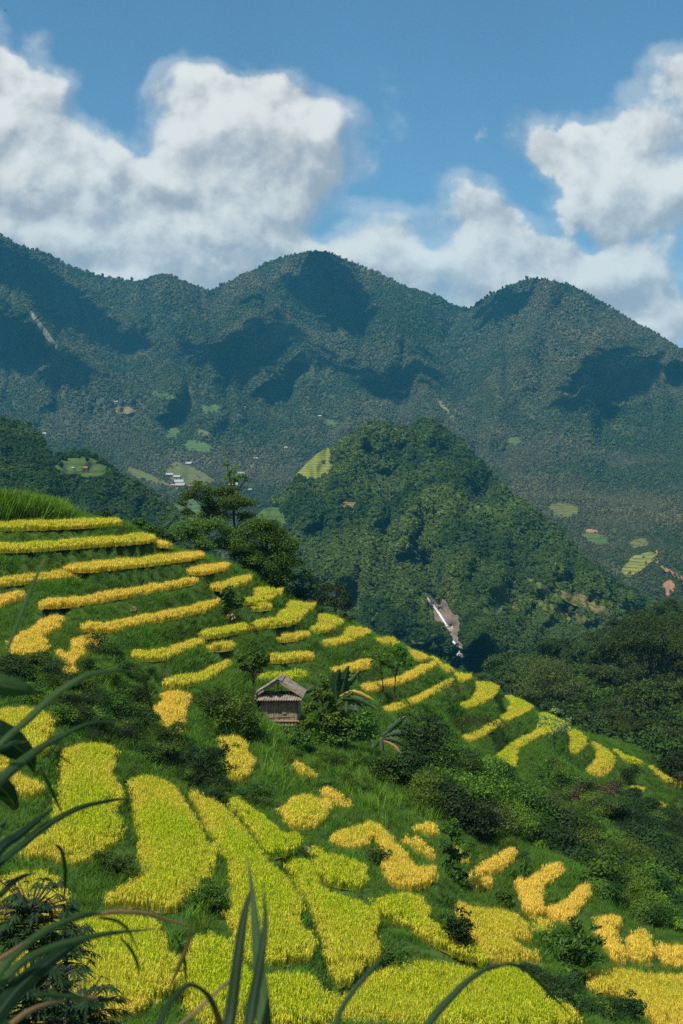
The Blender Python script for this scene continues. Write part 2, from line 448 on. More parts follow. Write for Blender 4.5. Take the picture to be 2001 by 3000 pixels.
for (u, v, d, sk) in CTRL:
    uu, vv = D2S((u, v)); p = pt(uu, vv, d); cp.append(p)
    if sk:
        for (dd, dr) in ((28, 12), (75, 45), (140, 95)):
            q = pt(uu, vv, d + dd); q[2] -= dr; cp.append(q)
for (x, y, z) in [(0, 2, -1.9), (0, 5, -3.2), (-3, 10, -5.6), (3, 10, -5.9), (0, 20, -10.4), (-6, 20, -9.6), (6, 20, -11.2), (0, 32, -14.6), (-9, 33, -13.6), (10, 33, -16.0),
                  (-14, 45, -15.2), (16, 45, -19.2), (-2.5, 4, -2.6), (-5, 12, -6.0)]:
    cp.append(np.array([x, y, z], float))
cp = np.array(cp)

def tps_fit(P, lam=0.4):
    n = len(P); s = 50.0
    X = P[:, :2] / s
    r2 = ((X[:, None] - X[None]) ** 2).sum(-1)
    K = 0.5 * r2 * np.log(r2 + 1e-12) + lam * 0.002 * np.eye(n)
    Q = np.hstack([np.ones((n, 1)), X])
    A = np.block([[K, Q], [Q.T, np.zeros((3, 3))]])
    c = np.linalg.solve(A, np.concatenate([P[:, 2], np.zeros(3)]))
    def f(x, y):
        sh = x.shape; Y = np.stack([x.ravel(), y.ravel()], -1) / s
        out = np.empty(len(Y))
        for i in range(0, len(Y), 20000):
            B = Y[i:i + 20000]; r = ((B[:, None] - X[None]) ** 2).sum(-1)
            out[i:i + 20000] = (0.5 * r * np.log(r + 1e-12)) @ c[:n] + c[n] + B @ c[n + 1:]
        return out.reshape(sh)
    return f
tps = tps_fit(cp)

class Polar:
    """height field on a fan of sight-line columns and growing distances"""
    def __init__(s, t0, t1, nt, d0, d1, nd, f):
        s.t = np.linspace(t0, t1, nt); s.ld = np.linspace(math.log(d0), math.log(d1), nd); s.d = np.exp(s.ld)
        s.X = s.t[:, None] * s.d[None]; s.Y = np.broadcast_to(s.d[None], s.X.shape).copy()
        s.Z = f(s.X, s.Y)
    def h(s, x, y):
        x = np.asarray(x, float); y = np.asarray(y, float)
        a = np.clip((x / y - s.t[0]) / (s.t[1] - s.t[0]), 0, len(s.t) - 1.001); b = np.clip((np.log(y) - s.ld[0]) / (s.ld[1] - s.ld[0]), 0, len(s.ld) - 1.001)
        i = a.astype(int); j = b.astype(int); fa = a - i; fb = b - j
        Z = s.Z
        return (Z[i, j] * (1 - fa) + Z[i + 1, j] * fa) * (1 - fb) + (Z[i, j + 1] * (1 - fa) + Z[i + 1, j + 1] * fa) * fb
    def hit(s, u, v, lift=0.0, dmin=25.0):
        """first point of the hillside (raised by lift) on the sight line of a photo pixel"""
        X, Zr = ray(u, v)
        dd = np.linspace(math.log(dmin), s.ld[-1], 1500); dd = np.exp(dd)
        z = s.h(X * dd, dd) + lift
        g = z - Zr * dd
        k = np.argmax(g >= 0)
        if g[k] < 0:                         # passes over: take the closest approach
            k = int(np.argmax(g / dd)); d = dd[k]
        elif k == 0: d = dd[0]
        else:
            a, b = g[k - 1], g[k]; d = dd[k - 1] + (dd[k] - dd[k - 1]) * (-a) / (b - a)
        return np.array([X * d, d, Zr * d - lift])
    def visible(s):
        sl_ = s.Z / s.d[None]
        mx = np.maximum.accumulate(sl_, 1)
        prev = np.concatenate([np.full((len(s.t), 1), -9), mx[:, :-1]], 1)
        return sl_ + 1.0 / s.d[None] >= prev
HILL = Polar(-0.40, 0.42, 420, 1.5, 330.0, 460, tps)

# ------------------------------------------------------------------ the rice fields, as outlines
REG = {'A': (0, 1350, 700 / 1568), 'B': (500, 1300, 700 / 1568), 'C': (1000, 1300, 1001 / 1568), 'D': (600, 1800, 700 / 1568),
       'E': (0, 1850, 700 / 1568), 'G': (0, 2300, 700 / 1568), 'H': (600, 2300, 700 / 1568), 'K': (1300, 2300, 701 / 1568), 'L': (1300, 1850, 701 / 1568)}
def S(reg, pts):
    x0, y0, k = REG[reg]
    return np.array([(x0 + x * k, y0 + y * k) for x, y in pts])
FIELDS = [  # region, ripeness 0..1, label, outline
 ('A', .55, 'topmost straight strip of golden rice, under the tall grass clump', [(-60,420),(430,395),(560,388),(768,388),(772,432),(600,445),(400,455),(200,462),(-60,468)]),
 ('A', .55, 'second strip of golden rice from the top, with a blunt raised right end', [(-60,568),(240,550),(520,530),(700,512),(820,500),(815,478),(940,473),(1000,500),(1000,540),(850,555),(650,572),(400,590),(200,604),(-60,614)]),
 ('A', .85, 'tiny golden rice patch at the end of the second terrace, before the trees', [(1030,538),(1080,538),(1103,560),(1100,572),(1050,574)]),
 ('A', .7, 'third strip of golden rice, rising to the right towards the airy trees', [(440,715),(480,700),(700,675),(950,645),(1130,610),(1320,610),(1322,645),(1150,672),(1050,690),(900,705),(700,725),(560,742),(440,735)]),
 ('A', .7, 'short golden rice strip left of and just below the third terrace strip', [(-60,795),(120,768),(300,750),(560,744),(600,765),(600,785),(420,795),(250,806),(100,822),(-60,840)]),
 ('A', .8, 'small oval rice patch directly below the airy trees', [(1240,722),(1350,672),(1480,672),(1503,700),(1490,715),(1430,735),(1320,758),(1245,752)]),
 ('A', .85, 'long narrow golden rice strip above the bare orange soil patch', [(255,955),(330,925),(560,895),(800,850),(1000,825),(1170,795),(1300,763),(1325,795),(1300,815),(1100,855),(960,882),(760,920),(560,955),(400,975),(260,978)]),
 ('A', .95, 'pale golden rice plot cut by the left picture edge', [(-60,880),(110,857),(155,885),(155,910),(100,935),(-60,985)]),
 ('A', 1.0, 'straw coloured kidney shaped rice plot at the far left', [(60,1170),(150,1110),(220,1080),(260,1030),(340,1005),(405,1008),(412,1055),(385,1115),(270,1165),(315,1220),(290,1285),(200,1315),(100,1305),(65,1245)]),
 ('A', .95, 'straw coloured hook shaped rice plot right of the kidney shaped one', [(470,1160),(520,1140),(600,1130),(680,1160),(680,1200),(600,1270),(520,1300),(490,1400),(470,1430),(430,1400),(430,1350),(370,1300),(375,1270),(470,1240)]),
 ('A', .75, 'golden rice strip ending at the small tree with dry leaves', [(540,1110),(600,1085),(750,1060),(950,1010),(1150,965),(1290,930),(1450,905),(1465,925),(1440,960),(1290,1010),(1150,1045),(950,1085),(850,1110),(700,1140),(560,1128)]),
 ('B', .55, 'yellow green rice patch below the dense dark tree', [(250,935),(390,880),(470,858),(515,870),(520,905),(480,935),(350,975),(285,972)]),
 ('B', .4, 'rounded green yellow rice patch at the foot of the dense dark tree', [(478,1040),(560,1020),(545,945),(560,935),(720,950),(737,975),(700,1010),(640,1040),(560,1058),(480,1062)]),
 ('B', .5, 'short low rice strip tucked under the rounded patch', [(500,1082),(560,1066),(640,1049),(660,1085),(640,1100),(540,1108)]),
 ('B', .4, 'long curving rice terrace that sweeps up behind the small dry-leaved tree', [(700,1110),(720,1090),(770,1075),(770,1025),(800,1028),(935,1050),(940,1085),(870,1130),(840,1180),(720,1210),(600,1220),(500,1245),(350,1270),(230,1290),(205,1275),(215,1235),(380,1208),(520,1190),(620,1160),(700,1145)]),
 ('B', .4, 'wedge of rice on the ridge right of the long curving terrace', [(945,1200),(970,1165),(970,1110),(1000,1105),(1110,1130),(1130,1190),(1070,1225),(960,1255),(920,1240)]),
 ('B', .6, 'small isolated rice strip in the grass below the curving terrace', [(695,1285),(800,1258),(900,1240),(918,1270),(820,1300),(715,1315)]),
 ('B', .42, 'second wedge of rice on the ridge, lower and wider', [(975,1310),(1050,1285),(1140,1240),(1140,1190),(1180,1192),(1300,1215),(1305,1250),(1250,1285),(1130,1325),(1020,1352),(985,1340)]),
 ('B', .7, 'tiny rectangular rice strip left above the tree beside the hut', [(245,1355),(260,1340),(330,1325),(410,1320),(412,1360),(330,1372),(260,1370)]),
 ('E', .5, 'tapering rice strip below the golden strip, left of the tiny rectangle', [(870,160),(1000,140),(1150,100),(1330,55),(1342,90),(1200,150),(1050,205),(930,205),(880,185)]),
 ('D', .6, 'rice strip right of the tree beside the hut', [(410,300),(440,280),(560,265),(690,258),(707,290),(680,305),(560,322),(430,330)]),
 ('D', .25, 'green rice strip directly behind the hut roof', [(355,420),(480,392),(620,385),(660,415),(650,440),(360,455)]),
 ('E', .5, 'upper arm of the rice plot left of the hut', [(1090,365),(1130,330),(1250,280),(1400,230),(1500,207),(1518,235),(1440,280),(1320,350),(1230,375),(1100,375)]),
 ('E', .9, 'golden hanging lower arm of the rice plot left of the hut', [(1070,395),(1100,380),(1225,385),(1240,430),(1255,485),(1205,530),(1215,600),(1195,680),(1130,705),(1100,690),(1090,630),(1030,600),(1005,520),(1050,470)]),
 ('D', .7, 'rice strip behind the banana plants', [(820,375),(880,350),(1010,290),(1050,285),(1100,330),(1090,355),(1000,380),(900,400),(830,400)]),
 ('D', .45, 'small ridge rice patch above the two slender trees', [(1110,150),(1180,155),(1255,178),(1265,212),(1180,215),(1115,205)]),
 ('D', .6, 'ridge rice patch right of the slender trees', [(1330,225),(1450,265),(1465,310),(1400,318),(1370,300),(1330,260)]),
 ('D', .75, 'long golden rice terrace passing behind the two slender trees', [(1010,490),(1100,455),(1200,440),(1350,360),(1400,325),(1500,315),(1508,350),(1430,400),(1330,450),(1200,490),(1080,525),(1020,510)]),
 ('C', .45, 'narrow ridge rice sliver above the bare shrub', [(400,990),(440,992),(500,1025),(508,1050),(470,1062),(430,1010)]),
 ('C', .5, 'next narrow ridge rice sliver down the skyline', [(510,1045),(590,1055),(595,1085),(545,1105),(520,1075)]),
 ('D', .5, 'rice terrace below the slender trees, running up to the bare shrub', [(1175,640),(1260,590),(1430,520),(1480,490),(1568,455),(1620,440),(1620,470),(1568,495),(1500,535),(1440,575),(1330,625),(1230,655),(1180,650)]),
 ('L', .45, 'blunt rice terrace on the ridge above the brown bare shrub', [(200,320),(350,340),(358,385),(330,430),(250,480),(170,515),(110,522),(105,485),(200,420),(225,400),(225,350)]),
 ('L', .35, 'pale green rice terrace curling round the ridge', [(400,405),(470,425),(550,460),(582,500),(560,525),(480,570),(400,605),(340,590),(350,565),(420,520),(445,490),(440,440)]),
 ('L', .5, 'short rice strip under the brown bare shrub', [(120,700),(230,640),(330,590),(380,610),(330,650),(260,690),(200,740),(130,740)]),
 ('L', .35, 'S shaped rice terrace beside the slender white leaved tree', [(605,525),(690,535),(760,565),(790,600),(780,635),(700,680),(620,700),(540,750),(470,790),(460,830),(468,905),(420,910),(330,860),(345,800),(420,735),(500,690),(620,650),(635,590),(620,550)]),
 ('L', .4, 'rice strip hanging just right of the slender white leaved tree', [(805,625),(870,640),(940,690),(930,740),(905,785),(850,820),(830,800),(820,720),(825,670)]),
 ('L', .55, 'hooked rice strip, second right of the slender white leaved tree', [(945,690),(1010,730),(1100,780),(1120,830),(1110,890),(1060,950),(980,970),(930,940),(950,900),(1000,850),(1000,780),(960,720)]),
 ('L', .4, 'thin rice sliver along the far right ridge', [(1100,775),(1200,810),(1270,855),(1310,880),(1280,885),(1200,870),(1150,830)]),
 ('L', .5, 'last rice sliver on the ridge by the right picture edge', [(1330,890),(1390,910),(1450,945),(1560,985),(1640,1020),(1640,1060),(1450,1000),(1390,940)]),
 ('L', .4, 'small round rice plot among shrubs near the right edge', [(1180,1060),(1215,1010),(1260,1000),(1305,1025),(1300,1055),(1240,1095),(1190,1085)]),
 ('L', .4, 'tiny rice plot right of and below the small round one', [(1405,1130),(1440,1120),(1468,1160),(1450,1180),(1420,1165)]),
 ('E', .35, 'half green rice plot behind the big arching blade at the left', [(-60,500),(150,480),(320,530),(340,600),(300,640),(335,690),(285,735),(310,790),(235,840),(150,760),(-60,700)]),
 ('E', .5, 'rice plot behind the dark broad leaf at the left edge', [(-60,800),(60,850),(140,900),(165,960),(180,1010),(250,1040),(250,1075),(200,1110),(140,1115),(90,1010),(30,930),(-60,900)]),
 ('G', .32, 'large yellow green rice plot at lower left with a scalloped right edge', [(410,-208),(450,-268),(600,-288),(720,-273),(778,-238),(715,-178),(740,-108),(725,-48),(775,12),(770,72),(730,142),(725,222),(802,292),(785,365),(690,450),(610,500),(500,540),(430,540),(300,480),(150,500),(230,400),(340,300),(375,150),(415,0),(420,-108)]),
 ('G', .32, 'large leaf shaped rice plot, second from the left', [(870,-60),(950,-75),(1090,-40),(1150,10),(1185,60),(1240,180),(1290,240),(1300,300),(1410,410),(1390,550),(1330,640),(1270,730),(1190,800),(1130,850),(1020,850),(1000,830),(850,810),(720,820),(700,790),(800,740),(890,680),(960,600),(930,500),(925,380),(910,250),(890,100),(870,0)]),
 ('H', .27, 'biggest rice plot, a long tongue down the middle ending above the upright blades', [(-100,70),(0,75),(100,120),(190,190),(270,280),(330,370),(370,450),(430,510),(520,580),(580,650),(610,720),(610,800),(585,860),(640,940),(680,1010),(725,1080),(700,1140),(600,1190),(420,1220),(300,1190),(215,1100),(190,1000),(180,880),(205,750),(190,620),(130,480),(60,350),(-20,230)]),
 ('G', .27, 'rice plot at the bottom left behind the dry folded blade', [(330,860),(600,850),(750,830),(1020,865),(1050,950),(1090,1060),(1130,1120),(1150,1230),(1140,1330),(1000,1450),(800,1568),(500,1640),(100,1640),(-60,1400),(-60,1100),(200,1060),(300,950)]),
 ('G', .3, 'rice plot mostly hidden behind the dark feathery plant at lower left', [(-60,600),(250,530),(380,590),(430,840),(300,1000),(100,900),(-60,900)]),
 ('H', .25, 'rice plot at the bottom centre behind the upright blades', [(-60,970),(60,960),(170,1000),(205,1090),(230,1180),(400,1228),(550,1238),(690,1225),(760,1310),(820,1400),(870,1440),(860,1640),(430,1640),(0,1640),(-130,1500),(-160,1200)]),
 ('H', .12, 'dull green unripe rice plot above the grey stone', [(150,160),(230,110),(380,170),(480,290),(560,340),(625,390),(620,430),(530,475),(430,500),(380,440),(330,340),(250,230)]),
 ('H', .75, 'bright yellow squarish rice plot in the middle', [(500,220),(545,90),(590,55),(680,55),(750,80),(820,130),(820,165),(770,200),(760,260),(700,300),(600,305),(560,295)]),
 ('H', .85, 'thin pale rice wedge touching the bright squarish plot', [(755,60),(800,50),(870,75),(945,150),(930,180),(860,140),(820,130)]),
 ('H', .8, 'golden arch shaped rice plot around the grassy hollow', [(820,420),(890,290),(940,265),(1050,250),(1130,255),(1210,310),(1240,370),(1330,430),(1370,500),(1420,560),(1500,570),(1525,610),(1480,660),(1390,700),(1330,690),(1230,690),(1165,600),(1190,510),(1150,420),(1100,360),(1050,400),(990,450),(920,440)]),
 ('H', .32, 'green yellow rice plot inside the arch, left of the grassy hollow', [(690,470),(820,425),(1010,470),(1045,540),(1050,650),(1000,700),(900,690),(790,665),(745,560),(740,510)]),
 ('H', .3, 'broad rice plot spreading below the arch towards the right', [(440,520),(560,480),(690,480),(732,540),(742,610),(780,690),(900,715),(1040,765),(1150,810),(1230,710),(1390,705),(1440,760),(1440,870),(1480,950),(1568,1015),(1700,1070),(1790,1120),(1820,1165),(1790,1180),(1568,1110),(1430,1020),(1300,940),(1180,900),(1110,890),(1105,1000),(1145,1130),(980,1250),(880,1370),(840,1250),(800,1120),(720,900),(690,790),(620,690),(580,620)]),
 ('H', .3, 'wide yellow green rice plot across the bottom, under the arching blade', [(885,1440),(990,1275),(1160,1190),(1400,1150),(1568,1165),(1770,1200),(1870,1215),(1990,1180),(2090,1210),(2170,1260),(2220,1330),(2290,1400),(2370,1480),(2480,1640),(880,1640)]),
 ('K', .85, 'slanting golden rice plot at right, highest of the slanting ones', [(215,605),(240,560),(300,500),(400,440),(450,435),(475,470),(455,500),(400,550),(340,600),(250,610)]),
 ('K', .8, 'tiny rice patch beside the vine covered stump', [(80,440),(120,440),(155,490),(150,515),(100,515)]),
 ('K', .85, 'small curved rice patch under the highest slanting plot', [(145,630),(165,610),(190,650),(300,640),(335,660),(320,680),(220,705),(160,665)]),
 ('K', .85, 'golden slanting rice plot with a foot, middle of the slanting ones', [(465,670),(530,620),(620,550),(720,525),(775,550),(760,600),(680,650),(610,700),(640,800),(640,870),(580,890),(520,840),(510,720)]),
 ('K', .85, 'golden slanting rice plot just above the broad leaved tree', [(670,880),(700,830),(800,730),(880,660),(920,635),(980,670),(970,700),(920,770),(860,850),(850,930),(820,950),(700,920)]),
 ('K', .7, 'vivid yellow rice plot left of the broad leaved tree', [(95,800),(230,800),(350,810),(470,830),(540,890),(560,970),(540,1000),(440,1000),(400,1020),(480,1090),(560,1140),(640,1165),(600,1190),(500,1180),(380,1190),(270,1160),(210,1090),(150,980),(115,930)]),
 ('K', .5, 'small rice patch touching the left side of the broad leaved tree', [(580,890),(680,920),(700,980),(640,1020),(600,980)]),
 ('K', .8, 'knobbed golden rice plot right of the broad leaved tree', [(1010,890),(1050,840),(1140,830),(1165,880),(1150,920),(1110,935),(1150,1000),(1165,1100),(1190,1180),(1130,1190),(1080,1130),(1010,1010)]),
 ('K', .8, 'upright golden rice plot, second right of the broad leaved tree', [(1200,1130),(1200,1000),(1220,950),(1280,925),(1350,960),(1365,1040),(1370,1150),(1380,1195),(1300,1205),(1215,1170)]),
 ('K', .85, 'golden rice plot cut by the right picture edge', [(1410,1075),(1500,1050),(1640,1055),(1640,1210),(1440,1205),(1420,1130)]),
 ('K', .72, 'deep yellow rice plot in the bottom right corner', [(950,1260),(1090,1205),(1200,1200),(1320,1230),(1440,1225),(1640,1230),(1640,1640),(1420,1640),(1300,1490),(1200,1430),(1080,1400),(990,1410),(960,1340)]),
 ('H', .8, 'thin golden rice strip at the edge of the thicket, right of the arch', [(1320,370),(1420,350),(1440,440),(1500,500),(1480,515),(1400,460),(1350,420)]),
 ('H', .8, 'small rice patch topping the thin strip at the thicket edge', [(1390,310),(1440,280),(1510,300),(1525,340),(1480,356),(1420,340)]),
 ('D', .8, 'golden rice plot below the hut, behind the feathery leaved shrub', [(110,800),(200,790),(255,820),(270,880),(310,960),(325,1000),(280,1080),(220,1110),(140,1080),(150,960),(100,880)]),
 ('D', .75, 'tiny straw coloured rice patch in the grass below the hut', [(565,1005),(640,1000),(680,1040),(735,1085),(700,1100),(640,1080),(600,1040)]),
]
RICE_H = 0.72
TILT = 0.55
fields = []
for (reg, ripe, label, outl) in FIELDS:
    sp = smooth_poly(S(reg, outl), 2)
    # how far up its column each outline point lies: the lower edge is ground, the upper one leaf tips
    lift = np.zeros(len(sp))
    for i, (u, v) in enumerate(sp):
        vs = []
        for a, b in zip(sp, np.roll(sp, -1, 0)):
            if (a[0] - u) * (b[0] - u) <= 0 and a[0] != b[0]:
                vs.append(a[1] + (b[1] - a[1]) * (u - a[0]) / (b[0] - a[0]))
        lo, hi = max(vs + [v]), min(vs + [v])
        d_ = HILL.hit(u, lo)[1]; zt = (lo - 1404) / F                      # sight-line slope at the lower edge
        top_l = max(0.05, min(RICE_H * 0.85, ((lo - hi) / F * d_ - 1.8 * zt) * 0.75))
        lift[i] = top_l * (lo - v) / (lo - hi + 1e-6) if lo - hi > 6 else 0.15
    P = np.array([HILL.hit(u, v, l) for (u, v), l in zip(sp, lift)])
    c = P.mean(0)
    A = np.c_[P[:, :2] - c[:2], np.ones(len(P))]
    g = np.linalg.lstsq(A.T @ A + np.diag([2.0, 2.0, 0]), A.T @ P[:, 2], rcond=None)[0]
    gx, gy = g[0] * TILT, g[1] * TILT
    X, Zr = ray(sp[:, 0], sp[:, 1])
    # sight line meets the field's own plane
    den = Zr - gx * X - gy
    d = (g[2] - gx * c[0] - gy * c[1] + lift) / den
    d = np.clip(np.where(np.isfinite(d) & (d > 0), d, P[:, 1]), P[:, 1] * 0.93, P[:, 1] * 1.07)
    z = Zr * d - lift
    xy = np.stack([X * d, d], -1)
    A = np.c_[xy - c[:2], np.ones(len(xy))]
    gg = np.linalg.lstsq(A.T @ A + np.diag([.5, .5, 0]), A.T @ z, rcond=None)[0]
    res = z - (A @ gg); st = max(1, len(xy) // 50)
    fields.append(dict(poly=xy, g=gg, c=c, ripe=ripe, label=label, sp=sp, rp=xy[::st], rv=res[::st]))
def field_z(f, x, y):
    x = np.asarray(x, float); y = np.asarray(y, float)
    w_ = 1 / ((x[:, None] - f['rp'][None, :, 0]) ** 2 + (y[:, None] - f['rp'][None, :, 1]) ** 2 + 0.3) ** 1.5
    r = (w_ * f['rv'][None]).sum(1) / w_.sum(1)
    return f['g'][2] + f['g'][0] * (x - f['c'][0]) + f['g'][1] * (y - f['c'][1]) + r

# step the hillside: level under each field, sloping between them
HP = np.stack([HILL.X.ravel(), HILL.Y.ravel()], -1)
num = HILL.Z.ravel() / 1.6 ** 3; den = np.full(len(HP), 1 / 1.6 ** 3)
in_field = np.full(len(HP), 99.0)
for f in fields:
    lo = f['poly'].min(0) - 9; hi = f['poly'].max(0) + 9
    k = np.where((HP > lo).all(1) & (HP < hi).all(1))[0]
    dd = edge_dist(f['poly'], HP[k]); ins = inside(f['poly'], HP[k]); dd[ins] = 0
    f['edge_k'] = None
    wgt = 1 / (dd + 0.06) ** 3 - 1 / 9.06 ** 3
    wgt = np.maximum(wgt, 0)
    num[k] += wgt * field_z(f, HP[k, 0], HP[k, 1]); den[k] += wgt
    in_field[k] = np.minimum(in_field[k], dd)
Zs = (num / den).reshape(HILL.Z.shape)
rough_amp = np.clip(in_field.reshape(Zs.shape), 0, 2) / 2
Zs = Zs + rough_amp * (0.55 * fbm(HILL.X * 0.35, HILL.Y * 0.35, 3))
# banks must not hide the field behind them: cut them back to below the line of sight to its lower edge
inf = in_field.reshape(Zs.shape) <= 0.0
lim = np.full(len(HILL.t), np.inf); dl = np.full(len(HILL.t), -99.0)
for j in range(len(HILL.d) - 1, -1, -1):
    d = HILL.d[j]; on = inf[:, j]
    lim = np.where(on, Zs[:, j] / d, lim); dl = np.where(on, d, dl)
    act = (~on) & (dl - d < 16) & (dl > 0)
    cap = lim * d - 0.30 * np.clip((dl - d) / 0.8, 0, 1)
    Zs[:, j] = np.where(act, np.minimum(Zs[:, j], cap), Zs[:, j])
HILL.Z = Zs
nt, nd = HILL.X.shape
idx = np.arange(nt * nd).reshape(nt, nd)
Q = np.stack([idx[:-1, :-1], idx[1:, :-1], idx[1:, 1:], idx[:-1, 1:]], -1).reshape(-1, 4)
V = np.stack([HILL.X, HILL.Y, HILL.Z], -1).reshape(-1, 3)
tag(link('hillside', mesh('hillside', V, Q, [M['hill']], smooth=True)), 'steep green hillside stepped with rice terraces', kind='structure')

# ------------------------------------------------------------------ plant prototypes and scattering
def ribbon_blades(n, h, wid, arch, spread, seg=3, seed=0, hvar=0.3, base=0.06, start=0.0, pan=0.0, tipw=0.15):
    """n curved blades; returns V, Q, rnd, pan"""
    r = np.random.default_rng(seed); V = []; Q = []; R = []; k0 = 0
    for i in range(n):
        a = r.uniform(0, 2 * math.pi); H = h * r.uniform(1 - hvar, 1 + hvar * 0.6); sp = spread * r.uniform(0.3, 1.1); ar = arch * r.uniform(0.4, 1.3)
        b = np.array([math.cos(a), math.sin(a), 0]); sd = np.array([-b[1], b[0], 0])
        sd = sd * math.cos(0.6) + b * math.sin(0.6) * r.choice([-1, 1])
        o = b * base * r.uniform(0, 1.5) + np.array([r.normal() * base, r.normal() * base, 0]); rr = r.random()
        for j in range(seg + 1):
            t = start + (1 - start) * j / seg
            q = o + b * (sp * t + ar * t * t * 0.6) + np.array([0, 0, H * (t - ar / h * 0.35 * t ** 3)])
            ww = wid * (1 - (1 - tipw) * (j / seg) ** 2) / 2
            V += [q - sd * ww, q + sd * ww]; R += [rr, rr]
        for j in range(seg):
            Q.append((k0 + 2 * j, k0 + 2 * j + 1, k0 + 2 * j + 3, k0 + 2 * j + 2))
        k0 += 2 * (seg + 1)
    return np.array(V), np.array(Q), np.array(R), np.full(len(V), pan)

def join(*parts):
    V = []; Q = []; A = [[] for _ in parts[0][2:]]; n = 0
    for p in parts:
        V.append(p[0]); Q.append(p[1] + n); n += len(p[0])
        for i, a in enumerate(p[2:]): A[i].append(a)
    return (np.concatenate(V), np.concatenate(Q), *[np.concatenate(a) for a in A])

def panicles(n, seed):
    """grain heads that hang over from the top of the stalks"""
    r = np.random.default_rng(seed); V = []; Q = []; R = []; k0 = 0
    for i in range(n):
        a = r.uniform(0, 2 * math.pi); b = np.array([math.cos(a), math.sin(a), 0]); up = np.array([0, 0, 1.])
        o = np.array([r.normal() * 0.06, r.normal() * 0.06, r.uniform(0.50, 0.72)]) + b * 0.03
        rr = r.random(); L = r.uniform(0.14, 0.22)
        pts = [o, o + b * 0.05 + up * 0.06, o + b * (0.045 + L * 0.18) + up * 0.01, o + b * (0.05 + L * 0.30) + up * (-0.11 - 0.06 * r.random())]
        sd = np.array([-b[1], b[0], 0.3]); ws = (0.004, 0.009, 0.012, 0.004)
        for q, ww in zip(pts, ws): V += [q - sd * ww, q + sd * ww]; R += [rr, rr]
        for j in range(3): Q.append((k0 + 2 * j, k0 + 2 * j + 1, k0 + 2 * j + 3, k0 + 2 * j + 2))
        k0 += 8
    return np.array(V), np.array(Q), np.array(R), np.ones(len(V))

def proto(name, parts, m):
    V, Q, R, Pn = parts
    return bpy.data.objects.new(name, mesh(name, V, Q, [m], {'rnd': R, 'pan': Pn}))

RICE = [proto('rice_clump', join(ribbon_blades(13, 0.82, 0.015, 0.05, 0.07, 2, 10 + s, base=0.05), panicles(8, 30 + s)), M['rice']) for s in range(4)]
GRASS = [proto('grass_tuft', ribbon_blades(15, (0.62, 0.5, 0.85, 0.42)[s], 0.034, (0.45, 0.40, 0.6, 0.3)[s], 0.26, 3, 50 + s, base=0.10), M['grass']) for s in range(4)]
REED = [proto('reed_tuft', ribbon_blades(18, 1.5, 0.05, 0.5, 0.3, 4, 70 + s, base=0.15), M['reed']) for s in range(2)]

_gn = {}
def gn_tree(protos):
    key = tuple(p.name for p in protos)
    if key in _gn: return _gn[key]
    g = bpy.data.node_groups.new('scatter', 'GeometryNodeTree')
    g.interface.new_socket('Geometry', in_out='INPUT', socket_type='NodeSocketGeometry')
    g.interface.new_socket('Geometry', in_out='OUTPUT', socket_type='NodeSocketGeometry')
    n = g.nodes; l = g.links
    gi = n.new('NodeGroupInput'); go = n.new('NodeGroupOutput')
    jn = n.new('GeometryNodeJoinGeometry')
    for p in protos:
        oi = n.new('GeometryNodeObjectInfo'); oi.inputs['Object'].default_value = p; oi.inputs['As Instance'].default_value = False
        ti = n.new('GeometryNodeGeometryToInstance'); l.new(oi.outputs['Geometry'], ti.inputs[0]); l.new(ti.outputs[0], jn.inputs[0])
    def attr(nm, typ):
        a = n.new('GeometryNodeInputNamedAttribute'); a.data_type = typ; a.inputs['Name'].default_value = nm
        return a.outputs['Attribute']
    ip = n.new('GeometryNodeInstanceOnPoints')
    l.new(gi.outputs[0], ip.inputs['Points']); l.new(jn.outputs[0], ip.inputs['Instance'])
    ip.inputs['Pick Instance'].default_value = True
    l.new(attr('idx', 'INT'), ip.inputs['Instance Index'])
    e = n.new('FunctionNodeEulerToRotation'); l.new(attr('rot', 'FLOAT_VECTOR'), e.inputs[0]); l.new(e.outputs[0], ip.inputs['Rotation'])
    l.new(attr('scl', 'FLOAT_VECTOR'), ip.inputs['Scale'])
    l.new(ip.outputs[0], go.inputs[0])
    _gn[key] = g
    return g

def scatter(name, P, protos, scl, tilt=0.12, parent=None, extra=None, label=None, cat=None, lean=(0, 0)):
    n = len(P)
    rot = np.stack([rng.normal(0, tilt, n) + lean[0], rng.normal(0, tilt, n) + lean[1], rng.uniform(0, 6.283, n)], -1)
    scl = np.asarray(scl)
    if scl.ndim == 1: scl = np.repeat(scl[:, None], 3, 1)
    at = {'rot': rot, 'scl': scl, 'idx': rng.integers(0, len(protos), n)}
    at.update(extra or {})
    me = mesh(name, P, [], [], at)
    o = link(name, me, parent)
    md = o.modifiers.new('scatter', 'NODES'); md.node_group = gn_tree(protos)
    tag(o, label, cat, kind='stuff')
    return o

def cdt(poly, step):
    """triangulate an outline with interior points"""
    lo, hi = poly.min(0), poly.max(0)
    gx, gy = np.meshgrid(np.arange(lo[0], hi[0], step), np.arange(lo[1], hi[1], step))
    g = np.stack([gx.ravel(), gy.ravel()], -1)
    g = g[inside(poly, g)]; 
    if len(g): g = g[edge_dist(poly, g) > step * 0.4]
    pts = [Vector(p) for p in np.vstack([poly, g])]
    n = len(poly)
    r = delaunay_2d_cdt(pts, [(i, (i + 1) % n) for i in range(n)], [], 1, 1e-5)
    return np.array([(v.x, v.y) for v in r[0]]), [tuple(f) for f in r[2]]

